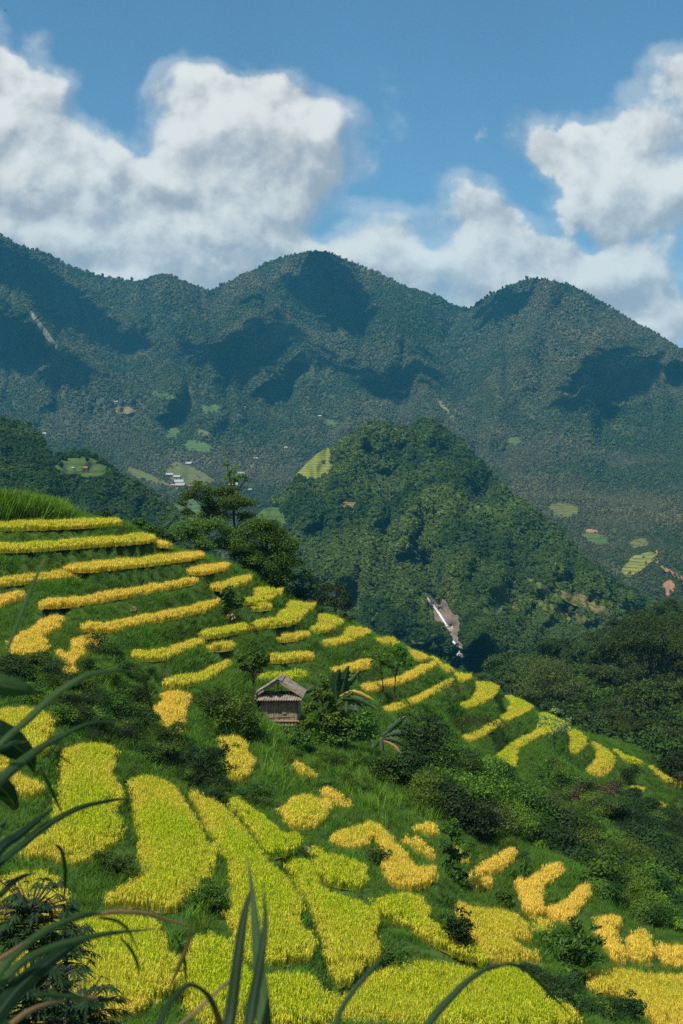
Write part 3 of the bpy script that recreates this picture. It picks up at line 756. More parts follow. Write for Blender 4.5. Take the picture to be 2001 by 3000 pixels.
# ------------------------------------------------------------------ rice fields
n_rice = 0
for f in fields:
    xy, T = cdt(f['poly'], 3.0)
    z = field_z(f, xy[:, 0], xy[:, 1]) + 0.04
    base = link('rice_paddy', mesh('rice_paddy', np.c_[xy, z], np.array(T), [M['soil']]))
    tag(base, f['label'], 'rice field', 'terraced rice fields', 'thing')
    p = f['poly']; lo, hi = p.min(0), p.max(0); d = p[:, 1].mean()
    area = 0.5 * abs(np.sum(p[:, 0] * np.roll(p[:, 1], -1) - np.roll(p[:, 0], -1) * p[:, 1]))
    den_ = 58 if d < 75 else (42 if d < 110 else 30)
    bb = (hi - lo)
    k = int(den_ * bb[0] * bb[1])
    q = rng.uniform(lo - .4, hi + .4, (k, 2)); ins = inside(p, q); ed = edge_dist(p, q) * np.where(ins, 1, -1)
    rag = 0.24 * fbm(q[:, 0] * 0.9 + 31, q[:, 1] * 0.9, 3) + rng.normal(0, 0.07, k) - (0.08 if f['ripe'] < .6 else 0.05)
    keep = ed > rag; q = q[keep]; ed = np.maximum(ed[keep], 0)
    if not len(q): continue
    ripe = f['ripe'] * 1.12 - 0.15 + np.clip(0.7 - ed, 0, 1) * 0.35 + 0.30 * fbm(q[:, 0] * 0.25, q[:, 1] * 0.25, 3) + 0.45 * fbm(q[:, 0] * 0.09 + 4, q[:, 1] * 0.09, 2) + rng.normal(0, 0.10, len(q))
    P = np.c_[q, field_z(f, q[:, 0], q[:, 1])]
    sc = rng.uniform(0.85, 1.15, len(q)) * (1 + 0.25 * fbm(q[:, 0] * 0.6 + 9, q[:, 1] * 0.6, 2))
    hs = RICE_H / 0.74 * sc * (0.66 + 0.34 * np.clip(ed / 0.55, 0, 1))
    wide = 0.85 if d < 75 else 1.1
    lean = 0.10
    scatter('rice_plants', P, RICE, np.stack([sc * wide, sc * wide, hs], -1), 0.14, base, {'ripe': np.clip(ripe, 0, 1)}, lean=(lean * 0.3, lean))
    n_rice += len(q)
print('rice clumps', n_rice)

# ------------------------------------------------------------------ grass on the slopes between
def near_fields(P, pad):
    r = np.zeros(len(P), bool)
    for f in fields:
        lo = f['poly'].min(0) - pad; hi = f['poly'].max(0) + pad
        k = np.where((P > lo).all(1) & (P < hi).all(1))[0]
        if not len(k): continue
        s = inside(f['poly'], P[k])
        if pad > 0: s |= edge_dist(f['poly'], P[k]) < pad
        r[k[s]] = True
    return r
vis = HILL.visible()
# keep points a little around what is seen
t_ = rng.uniform(-0.27, 0.30, 420000); d_ = np.sqrt(rng.uniform(30 ** 2, 262 ** 2, 420000))
i_ = np.clip(((t_ - HILL.t[0]) / (HILL.t[1] - HILL.t[0]) * 419).astype(int), 0, 419)
j_ = np.clip(((np.log(d_) - HILL.ld[0]) / (HILL.ld[-1] - HILL.ld[0]) * 459).astype(int), 0, 459)
keep = vis[i_, j_]
q = np.stack([t_ * d_, d_], -1)[keep]
q = q[~near_fields(q, 0.05)]
dd = q[:, 1]
q = q[rng.random(len(q)) < np.clip(1.5 - dd / 220, 0.35, 1)]
P = np.c_[q, HILL.h(q[:, 0], q[:, 1]) - 0.03]
sc = 0.72 * rng.uniform(0.55, 1.1, len(q)) * (1.05 + 0.9 * fbm(q[:, 0] * 0.3, q[:, 1] * 0.3, 3)) * np.clip(0.85 + q[:, 1] / 500, .85, 1.2)
lowr = near_fields(q, 0.5)
sc = np.where(lowr, sc * rng.uniform(0.45, 0.95, len(sc)), sc)
print('grass tufts', len(q))
scatter('grass', P, GRASS, np.clip(sc, 0.28, 1.8), 0.25, None, None, 'long dark green grass on the terrace banks', 'grass')
# ------------------------------------------------------------------ far land: sheets along sight lines with their own distance
def polyline_dist(u, v, pl):
    P = np.stack([u.ravel(), v.ravel()], -1); best = np.full(len(P), 1e9)
    pl = np.asarray(pl, float)
    for a, b in zip(pl[:-1], pl[1:]):
        ab = b - a; t = np.clip(((P - a) @ ab) / (ab @ ab), 0, 1)
        best = np.minimum(best, np.linalg.norm(P - a - t[:, None] * ab, axis=1))
    return best.reshape(u.shape)

class Sheet:
    """top / bot: outlines in display px; depth(u, v) in display px -> metres"""
    def __init__(s, name, top, bot, depth, nu, nv, u0, u1, m, back=900, label=None, jag=0.0):
        s.depth = depth; s.u = np.linspace(u0, u1, nu)
        tp = line_pts(top, 400); s.tu, s.tv = tp[:, 0], tp[:, 1]
        s.bu, s.bv = np.array(bot, float).T
        tv = np.interp(s.u, s.tu, s.tv) + jag * fbm(s.u * 0.06, s.u * 0 + 3.3, 3); bv = np.interp(s.u, s.bu, s.bv)
        s.s = np.linspace(0, 1, nv)
        s.U = np.broadcast_to(s.u[:, None], (nu, nv)); s.V = tv[:, None] + (bv - tv)[:, None] * s.s[None]
        s.Dm = depth(s.U, s.V)
        s.P = pt(s.U * 1.27615, s.V * 1.27615, s.Dm)
        # the far side, falling away behind the skyline
        top3 = s.P[:, 0]; extra = []
        for k, (dd, dr) in enumerate(((0.12, 0.05), (0.5, 0.35), (1.0, 0.9))):
            q = top3 * (1 + back * dd / top3[:, 1:2]); q[:, 2] = top3[:, 2] - back * dr * 0.6; extra.append(q)
        A = np.concatenate([np.stack(extra[::-1], 1), s.P], 1)
        n, k = A.shape[:2]; idx = np.arange(n * k).reshape(n, k)
        Q = np.stack([idx[:-1, :-1], idx[:-1, 1:], idx[1:, 1:], idx[1:, :-1]], -1).reshape(-1, 4)
        s.o = link(name, mesh(name, A.reshape(-1, 3), Q, [m], smooth=True)); tag(s.o, label, kind='structure')
    def at(s, u, v, off=0.0):
        """3-D point on the sheet behind a display pixel, moved off metres towards the viewer"""
        u = np.asarray(u, float); v = np.asarray(v, float)
        return pt(u * 1.27615, v * 1.27615, s.depth(u, v) - off)
    def sample(s, per_m2, cap, umin=-60, umax=1640, dens=None):
        P = s.P; a = P[:-1, :-1]; b = P[1:, :-1]; c = P[:-1, 1:]; d = P[1:, 1:]
        area = np.linalg.norm(np.cross(b - a, c - a), axis=-1)
        um = s.U[:-1, :-1]; area = np.where((um > umin) & (um < umax), area, 0)
        n = cap
        area = area / s.Dm[:-1, :-1] ** 1.6
        k = rng.choice(area.size, n, p=(area / area.sum()).ravel())
        i, j = np.unravel_index(k, area.shape)
        f, g = rng.random((2, n, 1))
        Q = (a[i, j] * (1 - f) + b[i, j] * f) * (1 - g) + (c[i, j] * (1 - f) + d[i, j] * f) * g
        uu = s.U[i, j] + (s.U[i + 1, j] - s.U[i, j]) * f[:, 0]; vv = s.V[i, j] + (s.V[i, np.minimum(j + 1, s.V.shape[1] - 1)] - s.V[i, j]) * g[:, 0]
        return Q, uu, vv

def ridged(spurs):
    def f(u, v):
        D = 0
        for (pl, wd, am) in spurs:
            t = np.clip(1 - polyline_dist(u, v, pl) / wd, 0, 1)
            D = D - am * t * t * (1.6 - 0.6 * t)
        return D
    return f

SPURS = ridged([
    ([(730, 560), (700, 640), (650, 690), (560, 760), (480, 830), (380, 900)], 130, 260),
    ([(730, 560), (830, 680), (900, 760), (960, 830), (1000, 960), (1020, 1050)], 120, 220),
    ([(690, 805), (640, 850), (540, 930), (470, 1000)], 95, 150), ([(690, 805), (780, 860), (900, 980)], 90, 140),
    ([(1230, 620), (1235, 700), (1215, 800), (1170, 900), (1130, 1000)], 150, 260),
    ([(1240, 640), (1400, 740), (1568, 830)], 60, 60),
    ([(1640, 800), (1510, 832), (1400, 850), (1350, 930), (1290, 1000), (1240, 1100)], 130, 240),
    ([(-100, 520), (0, 560), (60, 700), (140, 800), (250, 890)], 110, 240), ([(-60, 700), (40, 830), (140, 890)], 80, 120),
    ([(380, 615), (350, 720), (400, 800)], 90, 140),
    ([(490, 660), (480, 760), (420, 830)], 60, -110), ([(1070, 700), (1010, 800), (1090, 950)], 70, -130)])
def gullies(u, v, su, sv, seed, oct=3):
    """branching spurs and gullies that run downhill, 0 on a spur's crest to 1 in a gully"""
    wob = 26 * fbm(u * 0.010 + seed, v * 0.010, 3)
    r = 1 - np.abs(fbm((u + wob) * su + seed, (v + wob) * sv, oct, 0.5)) * 3.2
    return np.clip(r, -0.5, 1)
def d_mount(u, v):
    base = np.interp(v, [430, 560, 700, 850, 1000, 1080, 1150, 1300, 1450, 1700], [5100, 4500, 3950, 3350, 2750, 2350, 1950, 1450, 1150, 900])
    fade = np.interp(v, [950, 1150], [1, 0.25])
    return base + fade * SPURS(u, v) + np.interp(v, [560, 640, 1000, 1200], [25, 100, 65, 22]) * gullies(u, v, 0.0125, 0.0045, 11.0) + (110 * fbm(u * 0.012, v * 0.012, 4, 0.45) + 12 * np.interp(v, [900, 1200], [1, .3]) * fbm(u * .08, v * .08, 3)) * np.interp(v, [1000, 1400], [1, 0.35])
TOP_M = [(-700, 330), (-400, 420), (-150, 490), (-30, 522), (20, 550), (70, 575), (110, 583), (150, 606), (200, 626), (260, 640), (320, 645), (345, 637), (380, 630), (420, 645), (455, 657), (486, 669), (515, 652),
         (560, 628), (620, 603), (680, 585), (730, 577), (765, 584), (800, 600), (860, 624), (920, 652), (980, 677), (1040, 698), (1072, 708), (1110, 687), (1160, 660), (1205, 643), (1240, 640), (1290, 650),
         (1340, 670), (1400, 704), (1460, 741), (1520, 775), (1568, 806), (1700, 870), (2000, 900), (2300, 860)]
MOUNT = Sheet('mountain_range', TOP_M, [(-800, 1650), (2400, 1650)], d_mount, 520, 340, -700, 2300, M['mount_floor'], 1500, 'forested mountain range behind the valley', 3)

def d_left(u, v):
    return np.interp(v, [900, 960, 1100, 1250, 1500], [1250, 1120, 900, 700, 480]) + np.clip(u, 0, 600) * 0.5 + 60 * fbm(u * 0.012 + 5, v * 0.015, 4)
LEFT = Sheet('wooded_hill', [(-600, 880), (-200, 925), (0, 962), (50, 975), (90, 1003), (120, 1048), (155, 1046), (205, 1040), (260, 1075), (310, 1108), (380, 1150), (430, 1200), (480, 1260), (560, 1340), (640, 1400)],
             [(-700, 1500), (700, 1500)], d_left, 240, 120, -600, 640, M['mid_floor'], 300, 'dark wooded hill at the left behind the terraces', 3)

def d_mid(u, v):
    base = np.interp(v, [960, 1050, 1200, 1350, 1500, 1700], [1700, 1500, 1200, 980, 800, 620])
    sp = ridged([([(985, 970), (1010, 1080), (1050, 1200), (1100, 1320), (1110, 1450)], 150, 130), ([(860, 970), (800, 1080), (760, 1200), (800, 1330), (900, 1450)], 130, 110),
                 ([(1180, 1140), (1240, 1260), (1320, 1380), (1380, 1500)], 110, 60), ([(980, 1300), (1020, 1420), (1060, 1520)], 50, -60)])
    edge = np.where(u > 985, np.clip((u - 985) / 600, 0, 1) ** 2 * 70 + np.clip(u - 985, 0, 900) * 0.08, np.clip((985 - u) / 600, 0, 1) ** 2 * 220)
    return base + edge + sp(u, v) + 34 * gullies(u, v, 0.014, 0.005, 3.0) + 105 * fbm(u * 0.013 + 9, v * 0.013, 4, 0.45)
MID = Sheet('wooded_foothill', [(380, 1420), (480, 1340), (560, 1245), (640, 1150), (690, 1100), (760, 1040), (820, 988), (870, 975), (930, 984), (985, 970), (1040, 1000), (1100, 1060), (1150, 1110), (1200, 1152), (1260, 1200),
                                (1320, 1262), (1380, 1312), (1450, 1362), (1568, 1410), (1800, 1500)], [(300, 1760), (1900, 1760)], d_mid, 420, 240, 380, 1800, M['mid_floor'], 500, 'steep wooded foothill in the middle of the valley', 4)

def d_near(u, v):
    return np.interp(v, [1380, 1450, 1500, 1600, 1700, 1800, 2000], [640, 560, 500, 400, 330, 280, 230]) - np.clip(u - 1000, 0, 800) * 0.14 + 30 * fbm(u * 0.02 + 2, v * 0.02, 4)
NEAR = Sheet('valley_slope', [(900, 1640), (980, 1612), (1060, 1600), (1130, 1572), (1200, 1556), (1290, 1535), (1350, 1505), (1430, 1470), (1500, 1438), (1580, 1418), (1750, 1400), (2000, 1390)],
             [(800, 2000), (2100, 2000)], d_near, 260, 140, 900, 2000, M['mid_floor'], 120, 'wooded valley slope below the terraces', 3)

# valley floor, out to the horizon behind everything
g = []
for r in (60, 400, 1500, 4000, 9000, 16000):
    g.append([(r * math.sin(a), r * math.cos(a), -260 if r > 300 else -140) for a in np.linspace(-math.pi, math.pi, 49)])
g = np.array(g); n, k = g.shape[:2]; ix = np.arange(n * k).reshape(n, k)
tag(link('valley_floor', mesh('valley_floor', g.reshape(-1, 3), np.stack([ix[:-1, :-1], ix[:-1, 1:], ix[1:, 1:], ix[1:, :-1]], -1).reshape(-1, 4), [M['mount_floor']], smooth=True)), 'valley floor far below', kind='structure')

# ------------------------------------------------------------------ tree crowns
def leaf_cloud(n, clumps, size, seed, aspect=0.5, up=0.6, droop=0.2, shell=0.55, jit=0.5):
    """leaves spread through overlapping clumps; clumps: (x, y, z, r[, squash])"""
    r = np.random.default_rng(seed)
    C = np.array([c[:3] for c in clumps]); Rr = np.array([c[3] for c in clumps]); Sq = np.array([c[4] if len(c) > 4 else 0.8 for c in clumps])
    k = r.choice(len(C), n, p=Rr ** 2 / (Rr ** 2).sum())
    d = r.normal(size=(n, 3)); d /= np.linalg.norm(d, axis=1)[:, None]
    d[:, 2] = np.where(d[:, 2] < -0.3, -d[:, 2] * 0.6, d[:, 2])
    rad = r.uniform(shell, 1.05, n)[:, None] * Rr[k][:, None]
    p = C[k] + d * rad * np.stack([np.ones(n), np.ones(n), Sq[k]], -1)
    nrm = d + np.array([0, 0, up]) + r.normal(size=(n, 3)) * jit; nrm /= np.linalg.norm(nrm, axis=1)[:, None]
    ax = np.cross(nrm, r.normal(size=(n, 3))); ax /= np.linalg.norm(ax, axis=1)[:, None] + 1e-9
    ax = ax + d * 0.5 - np.array([0, 0, droop]); ax /= np.linalg.norm(ax, axis=1)[:, None]
    sd = np.cross(nrm, ax); sd /= np.linalg.norm(sd, axis=1)[:, None] + 1e-9
    L = (size * r.uniform(0.6, 1.3, n))[:, None]; Wd = L * aspect
    nn = np.cross(ax, sd)
    V = np.stack([p - ax * L / 2, p + sd * Wd / 2 + nn * L * 0.08, p + ax * L / 2, p - sd * Wd / 2 + nn * L * 0.08], 1).reshape(-1, 3)
    Q = np.arange(4 * n).reshape(n, 4)
    return V, Q, np.repeat(r.random(n), 4), np.zeros(4 * n)

def random_clumps(n, R, H, seed, r0=0.45, z0=0.0):
    r = np.random.default_rng(seed); out = []
    for i in range(n):
        z = r.uniform(0, 1); a = r.uniform(0, 6.283); q = R * math.sqrt(r.random()) * (0.55 + 0.45 * math.sin(math.pi * (0.15 + 0.8 * z)))
        out.append((q * math.cos(a) * 0.8, q * math.sin(a) * 0.8, z0 + H * z, R * r0 * r.uniform(0.7, 1.25), 0.8))
    return out

def core(R, H, z0, seed):
    """small dark inner mass so that a far crown is not see-through"""
    th, ph = np.meshgrid(np.linspace(0, 2 * math.pi, 9)[:-1], np.linspace(0.15, math.pi - 0.15, 5))
    r = np.random.default_rng(seed); k = R * 0.72 * (1 + 0.25 * r.normal(size=th.shape))
    V = np.stack([k * np.sin(ph) * np.cos(th), k * np.sin(ph) * np.sin(th), z0 + H * 0.5 + H * 0.42 * np.cos(ph)], -1).reshape(-1, 3)
    ix = np.arange(40).reshape(5, 8); ix = np.concatenate([ix, ix[:, :1]], 1)
    Q = np.stack([ix[:-1, :-1], ix[1:, :-1], ix[1:, 1:], ix[:-1, 1:]], -1).reshape(-1, 4)
    return V, Q, np.full(40, 0.1), np.zeros(40)

def crown_proto(name, m, nleaf, size, seed, R=0.5, H=0.9, ncl=6):
    return proto(name, join(core(R, H, 0.05, seed), leaf_cloud(nleaf, random_clumps(ncl, R, H * 0.75, seed, 0.5, H * 0.2), size, seed, 0.7)), m)
FARC = [crown_proto('far_crown', M['forest_far'], 46, 0.42, 200 + s, 0.5, (0.8, 0.9, 1.2, 0.7, 1.0)[s], 5) for s in range(5)]
MIDC = [crown_proto('hill_crown', M['forest_mid'], 190, 0.20, 220 + s, 0.5, (0.9, 1.0, 1.4, 0.7, 1.1, 0.8)[s], 7) for s in range(6)]

# clearings, fields and slides on the far slopes (display px outlines)
PLOTS = [
 ('M', 'gold', 'small straw yellow field clearing high on the left mountain foot', [(262,932),(300,935),(318,945),(285,952),(265,947)]),
 ('M', 'green', 'thin grassy clearing above the straw yellow field', [(345,895),(390,905),(415,914),(380,918),(350,909)]),
 ('M', 'green', 'grassy clearing right of the straw yellow field', [(455,932),(480,925),(515,935),(503,951),(470,952)]),
 ('M', 'green', 'small green field above the village fields', [(375,1000),(395,980),(416,988),(410,1006),(385,1013)]),
 ('M', 'green', 'green terraced field above the hamlet roofs', [(413,1022),(440,1005),(497,1028),(480,1041),(430,1036)]),
 ('M', 'green', 'pale little clearing below the middle peak', [(735,958),(760,964),(780,970),(770,981),(745,976)]),
 ('L', 'green', 'broad smooth green hillside pasture with the red roofed hut', [(115,1072),(150,1052),(200,1046),(258,1078),(250,1098),(200,1106),(140,1104)]),
 ('M', 'olive', 'olive terraced slope around the hamlet', [(378,1082),(400,1058),(440,1068),(503,1106),(470,1119),(430,1122),(395,1112)]),
 ('M', 'olive', 'brownish terraced strip left of the hamlet', [(278,1064),(330,1082),(388,1108),(402,1124),(350,1112),(300,1092)]),
 ('I', 'lime', 'bright triangular terraced field on the left flank of the foothill', [(675,1092),(712,1055),(750,1025),(765,1040),(764,1095),(722,1110),(690,1106)]),
 ('I', 'brown', 'brown and yellow terraced plot on the foothill', [(752,1180),(785,1150),(838,1152),(814,1180)]),
 ('M', 'olive', 'terraced plot at the right foot of the big mountain', [(1248,1166),(1280,1150),(1335,1164),(1322,1184),(1290,1192)]),
 ('M', 'green', 'green knoll field with orange earth on top', [(1332,1228),(1355,1216),(1402,1236),(1385,1257),(1350,1248)]),
 ('M', 'lime', 'light terraced field near the right orange tracks', [(1424,1308),(1450,1276),(1500,1264),(1507,1284),(1462,1316),(1440,1327)]),
 ('I', 'olive', 'upper terraced strip on the right flank of the foothill', [(1200,1316),(1250,1342),(1288,1374),(1262,1372),(1220,1346)]),
 ('I', 'olive', 'lowest long terraced strip on the right flank of the foothill', [(1208,1370),(1260,1384),(1340,1412),(1372,1432),(1320,1432),(1250,1402)]),
 ('I', 'brown', 'brownish terraced strip on the right flank of the foothill', [(1263,1350),(1330,1360),(1390,1390),(1412,1417),(1350,1404),(1290,1376)]),
 ('M', 'red', 'orange bare earth patch at the right edge of the valley', [(1518,1342),(1542,1325),(1552,1350),(1532,1377)]),
 ('M', 'red', 'orange earth bank on the green knoll', [(1338,1219),(1357,1212),(1384,1222),(1366,1224),(1350,1222)]),
 ('M', 'red', 'orange dirt track bending along the right valley side', [(1500,1286),(1506,1262),(1512,1262),(1508,1288),(1530,1304),(1575,1328),(1575,1336),(1525,1312)]),
 ('M', 'pale', 'pale landslide scar below the right mountain saddle', [(998,914),(1008,914),(1052,970),(1046,974),(1020,945)]),
 ('M', 'pale', 'pale tan strip on the left mountain', [(62,705),(80,722),(120,775),(142,805),(132,807),(95,765)]),  # pale tan patch laid along the slope
 ('I', 'red', 'small orange slide above the stream rocks', [(1172,1385),(1180,1383),(1195,1410),(1188,1412)]),
 ('I', 'pale', 'yellowish slide above the waterfall', [(1018,1275),(1027,1273),(1030,1312),(1022,1315)]),
 ('I', 'green', 'smooth green clearing at the left foot of the foothill', [(600,1170),(640,1160),(665,1200),(640,1235),(600,1235),(575,1200)]),
 ('M', 'green', 'terraced green slope showing behind the airy trees', [(392,1152),(450,1140),(472,1180),(440,1242),(398,1236)]),
 ('M', 'olive', 'small field below the house behind the tall thin tree', [(515,1132),(548,1128),(556,1142),(530,1150)]),
 ('M', 'brown', 'small half bare field left of the triangular terraces', [(652,1132),(690,1126),(704,1146),(670,1154)]),
 ('I', 'green', 'grassy clearing right of the waterfall rocks', [(1108,1392),(1146,1374),(1166,1400),(1142,1426),(1108,1416)]),
 ('M', 'olive', 'narrow olive field above the green terraced field', [(440,990),(470,985),(500,1008),(470,1004)]),
 ('M', 'green', 'faint green clearing in the woods right of the foothill top', [(1150,1010),(1190,1000),(1205,1018),(1165,1026)]),
 ('M', 'olive', 'strip field beside the orange dirt track', [(1440,1245),(1480,1232),(1492,1250),(1455,1260)]),
 ('N', 'rice', 'tiny bright rice patch among the valley trees', [(1365,1585),(1392,1578),(1390,1590),(1370,1592)]),
 ('N', 'rice', 'tiny bright rice patch near the grey roofed hut', [(1335,1508),(1352,1506),(1354,1524),(1338,1522)]),
]
TM = {'gold': terrace_mat('straw_plot', (0.17, 0.14, 0.05), (0.22, 0.17, 0.07), 3), 'green': terrace_mat('green_plot', (0.055, 0.095, 0.024), (0.085, 0.12, 0.034), 5),
      'olive': terrace_mat('olive_plot', (0.085, 0.105, 0.032), (0.13, 0.12, 0.042), 2.6), 'lime': terrace_mat('lime_plot', (0.13, 0.17, 0.035), (0.21, 0.20, 0.045), 2.4),
      'brown': terrace_mat('brown_plot', (0.13, 0.09, 0.05), (0.16, 0.15, 0.045), 2.4), 'red': M['soil_red'], 'pale': M['soil_pale'],
      'rice': terrace_mat('rice_plot', (0.36, 0.34, 0.04), (0.40, 0.36, 0.05), 2)}
SH = {'M': MOUNT, 'L': LEFT, 'I': MID, 'N': NEAR}
for (sh, kind, label, outl) in PLOTS:
    sp = smooth_poly(outl, 1)
    sp = np.concatenate([sp + (np.roll(sp, -1, 0) - sp) * f_ for f_ in (0, .33, .66)], 1).reshape(-1, 2); sp = sp + rng.normal(0, 0.9, sp.shape); s = SH[sh]
    step = 5
    uv, T = cdt(sp, step)
    off = 0.002 * s.depth(*uv.mean(0)) + 1.5
    P = s.at(uv[:, 0], uv[:, 1], off)
    o = link('terraced_plot', mesh('terraced_plot', P, np.array(T), [TM[kind]], smooth=True))
    if kind in ('red', 'pale'): o.name = 'earth_slide'
    tag(o, label, 'bare earth' if kind in ('red', 'pale') else 'field', 'plots and clearings on the far slopes', 'thing')

def cut(sh, uu, vv, pad_v=0):
    r = np.ones(len(uu), bool); Q = np.stack([uu, vv], -1)
    for (s_, kind, label, outl) in PLOTS:
        if s_ != sh: continue
        pl = np.array(outl, float)
        k = (Q > pl.min(0) - 12).all(1) & (Q < pl.max(0) + 12).all(1); k = np.where(k)[0]
        if len(k):
            b = (inside(pl, Q[k]) | inside(pl + [0, 3], Q[k])) & ((edge_dist(pl, Q[k]) > rng.uniform(0, 5, len(k)))) & (rng.random(len(k)) < 0.985); r[k[b]] = False
    return r
ROCK = np.array([(310,255),(375,280),(500,420),(585,420),(600,330),(665,380),(790,600),(830,640),(885,640),(955,800),(930,1000),(885,1100),(975,1190),(985,1260),(930,1330),(1005,1350),(1005,1465),(935,1440),(900,1330),(820,1190),(690,1040),(630,940),(670,865),(560,885),(480,770),(380,520),(310,340)]) * 0.1594
ROCK = (ROCK + [1200, 1700]) / 1.27615
def forest(sheet, key, name, per, cap, protos, smin, smax, label, extra_cut=None, umin=-60, umax=1640):
    P, uu, vv = sheet.sample(per, cap, umin, umax)
    k = cut(key, uu, vv)
    if extra_cut is not None: k &= ~(inside(extra_cut, np.stack([uu, vv], -1)) | inside(extra_cut + [0, 7], np.stack([uu, vv], -1)) | (edge_dist(extra_cut, np.stack([uu, vv], -1)) < 3.5))
    P = P[k]
    sc = rng.uniform(smin, smax, len(P)) * P[:, 1] / 3265; P[:, 2] -= sc * 0.2
    sc = sc * (1 + 0.7 * np.clip(fbm(P[:, 0] * 0.012, P[:, 1] * 0.012, 3), -.6, .6))
    sc3 = np.stack([sc, sc, sc * rng.uniform(0.75, 1.15, len(sc))], -1)
    scatter(name, P, protos, sc3, 0.12, None, None, label, 'forest')
    print(name, len(P))
forest(MOUNT, 'M', 'mountain_forest', 0, 150000, FARC, 4.2, 8.5, 'dense forest covering the mountains')
forest(LEFT, 'L', 'hill_forest', 0, 16000, MIDC, 7, 14, 'dark forest on the hill at the left', umin=-60, umax=640)
forest(MID, 'I', 'foothill_forest', 0, 52000, MIDC, 6, 16, 'thick forest on the foothill', ROCK, 400, 1640)

# ------------------------------------------------------------------ waterfall
fall = thing('waterfall', 'thin white waterfall running down bare brown rock on the foothill', 'waterfall', tuple(MID.at(1020, 1420)))
fl = np.array(fall.location)
def rock_grid(outl, off, amp, step=2.2):
    uv, T = cdt(np.array(outl, float), step)
    P = MID.at(uv[:, 0], uv[:, 1], off)
    P = P - fl
    P[:, 1] -= amp * (fbm(uv[:, 0] * 0.35 + uv[:, 1] * 0.12, uv[:, 1] * 0.06, 4)) * 2.0
    return P, np.array(T)
P, T = rock_grid(ROCK, 12.0, 2.0)
link('rock_face', mesh('rock_face', P, T, [M['rock']]), fall)
def zp(p): return (np.array(p, float) * 0.1594 + [1200, 1700]) / 1.27615
def stream(name, pl, wd, off, m):
    c = line_pts(zp(pl), len(pl) * 5); n = len(c); tg = np.gradient(c, axis=0); tg /= np.linalg.norm(tg, axis=1)[:, None]
    nr = np.stack([-tg[:, 1], tg[:, 0]], -1); ww = np.interp(np.linspace(0, 1, n), np.linspace(0, 1, len(wd)), wd) * 0.1594 / 1.27615 * (1 + 0.5 * fbm(np.arange(n) * 0.7, np.zeros(n) + len(pl), 2))
    V = []
    for sgn, o_ in ((-0.5, 0), (0, 0.6), (0.5, 0)):
        q = c + nr * (ww * sgn)[:, None]; V.append(MID.at(q[:, 0], q[:, 1], off + o_) - fl)
    V = np.stack(V, 1).reshape(-1, 3); ix = np.arange(3 * n).reshape(n, 3)
    Q = np.stack([ix[:-1, :-1], ix[1:, :-1], ix[1:, 1:], ix[:-1, 1:]], -1).reshape(-1, 4)
    link(name, mesh(name, V, Q, [m], smooth=True), fall)
for pl, wd in (([(455,470),(560,600),(640,680),(760,800)], [40, 75, 60]), ([(690,960),(760,1000),(860,1140),(870,1160)], [50, 90, 60]), ([(860,1200),(920,1270),(950,1330)], [70, 60])):
    stream('wet_rock', pl, wd, 15.0, M['rock_dark'])
for pl, wd in (([(250,240),(300,260),(345,335),(400,440),(440,470),(520,580),(570,650),(690,845)], [10, 26, 38, 34, 36, 40, 34]),
               ([(780,905),(740,945),(700,975)], [14, 24, 14]), ([(715,1000),(735,1040),(770,1085)], [20, 32, 22]), ([(780,1095),(805,1130),(840,1172)], [26, 34, 24]),
               ([(905,1215),(940,1240),(975,1262)], [18, 44, 30]), ([(945,1375),(975,1395),(965,1430),(955,1460)], [24, 40, 26, 12])):
    stream('water', pl, wd, 17.0, M['foam'])
for k in range(26):
    q = zp((rng.uniform(660, 800), rng.uniform(820, 930))) if k < 16 else zp((rng.uniform(900, 1000), rng.uniform(1320, 1460)))
    mb = MB(); r = rng.uniform(1.0, 2.6); mb.box((0, 0, 0), (r, r * .8, r * .7), Matrix.Rotation(rng.uniform(0, 3), 3, (rng.normal(), rng.normal(), 1)))
    link('boulder', mb.me('boulder', [M['boulder']]), fall, tuple(MID.at(q[0], q[1], 15) - fl))

# ------------------------------------------------------------------ cumulus overhead that shades parts of the mountains
SHADE = [
 [(-40, 560), (60, 590), (130, 645), (200, 715), (290, 775), (375, 800), (280, 808), (190, 790), (110, 740), (50, 670), (-40, 640)],
 [(-40, 690), (35, 730), (95, 800), (170, 835), (240, 880), (130, 885), (50, 850), (-40, 835)],
 [(520, 703), (600, 665), (680, 622), (735, 592), (775, 605), (805, 650), (825, 695), (870, 728), (830, 775), (760, 752), (700, 700), (650, 655), (570, 700)],
 [(410, 795), (560, 778), (645, 735), (690, 768), (640, 822), (565, 870), (500, 850), (430, 822)],
 [(690, 775), (760, 820), (850, 872), (905, 885), (955, 815), (985, 830), (940, 900), (895, 925), (800, 862), (700, 800)],
 [(1075, 715), (1130, 690), (1230, 655), (1210, 690), (1130, 745)],
 [(1290, 950), (1320, 850), (1395, 798), (1515, 830), (1450, 872), (1370, 925)]]
CLZ = 2050
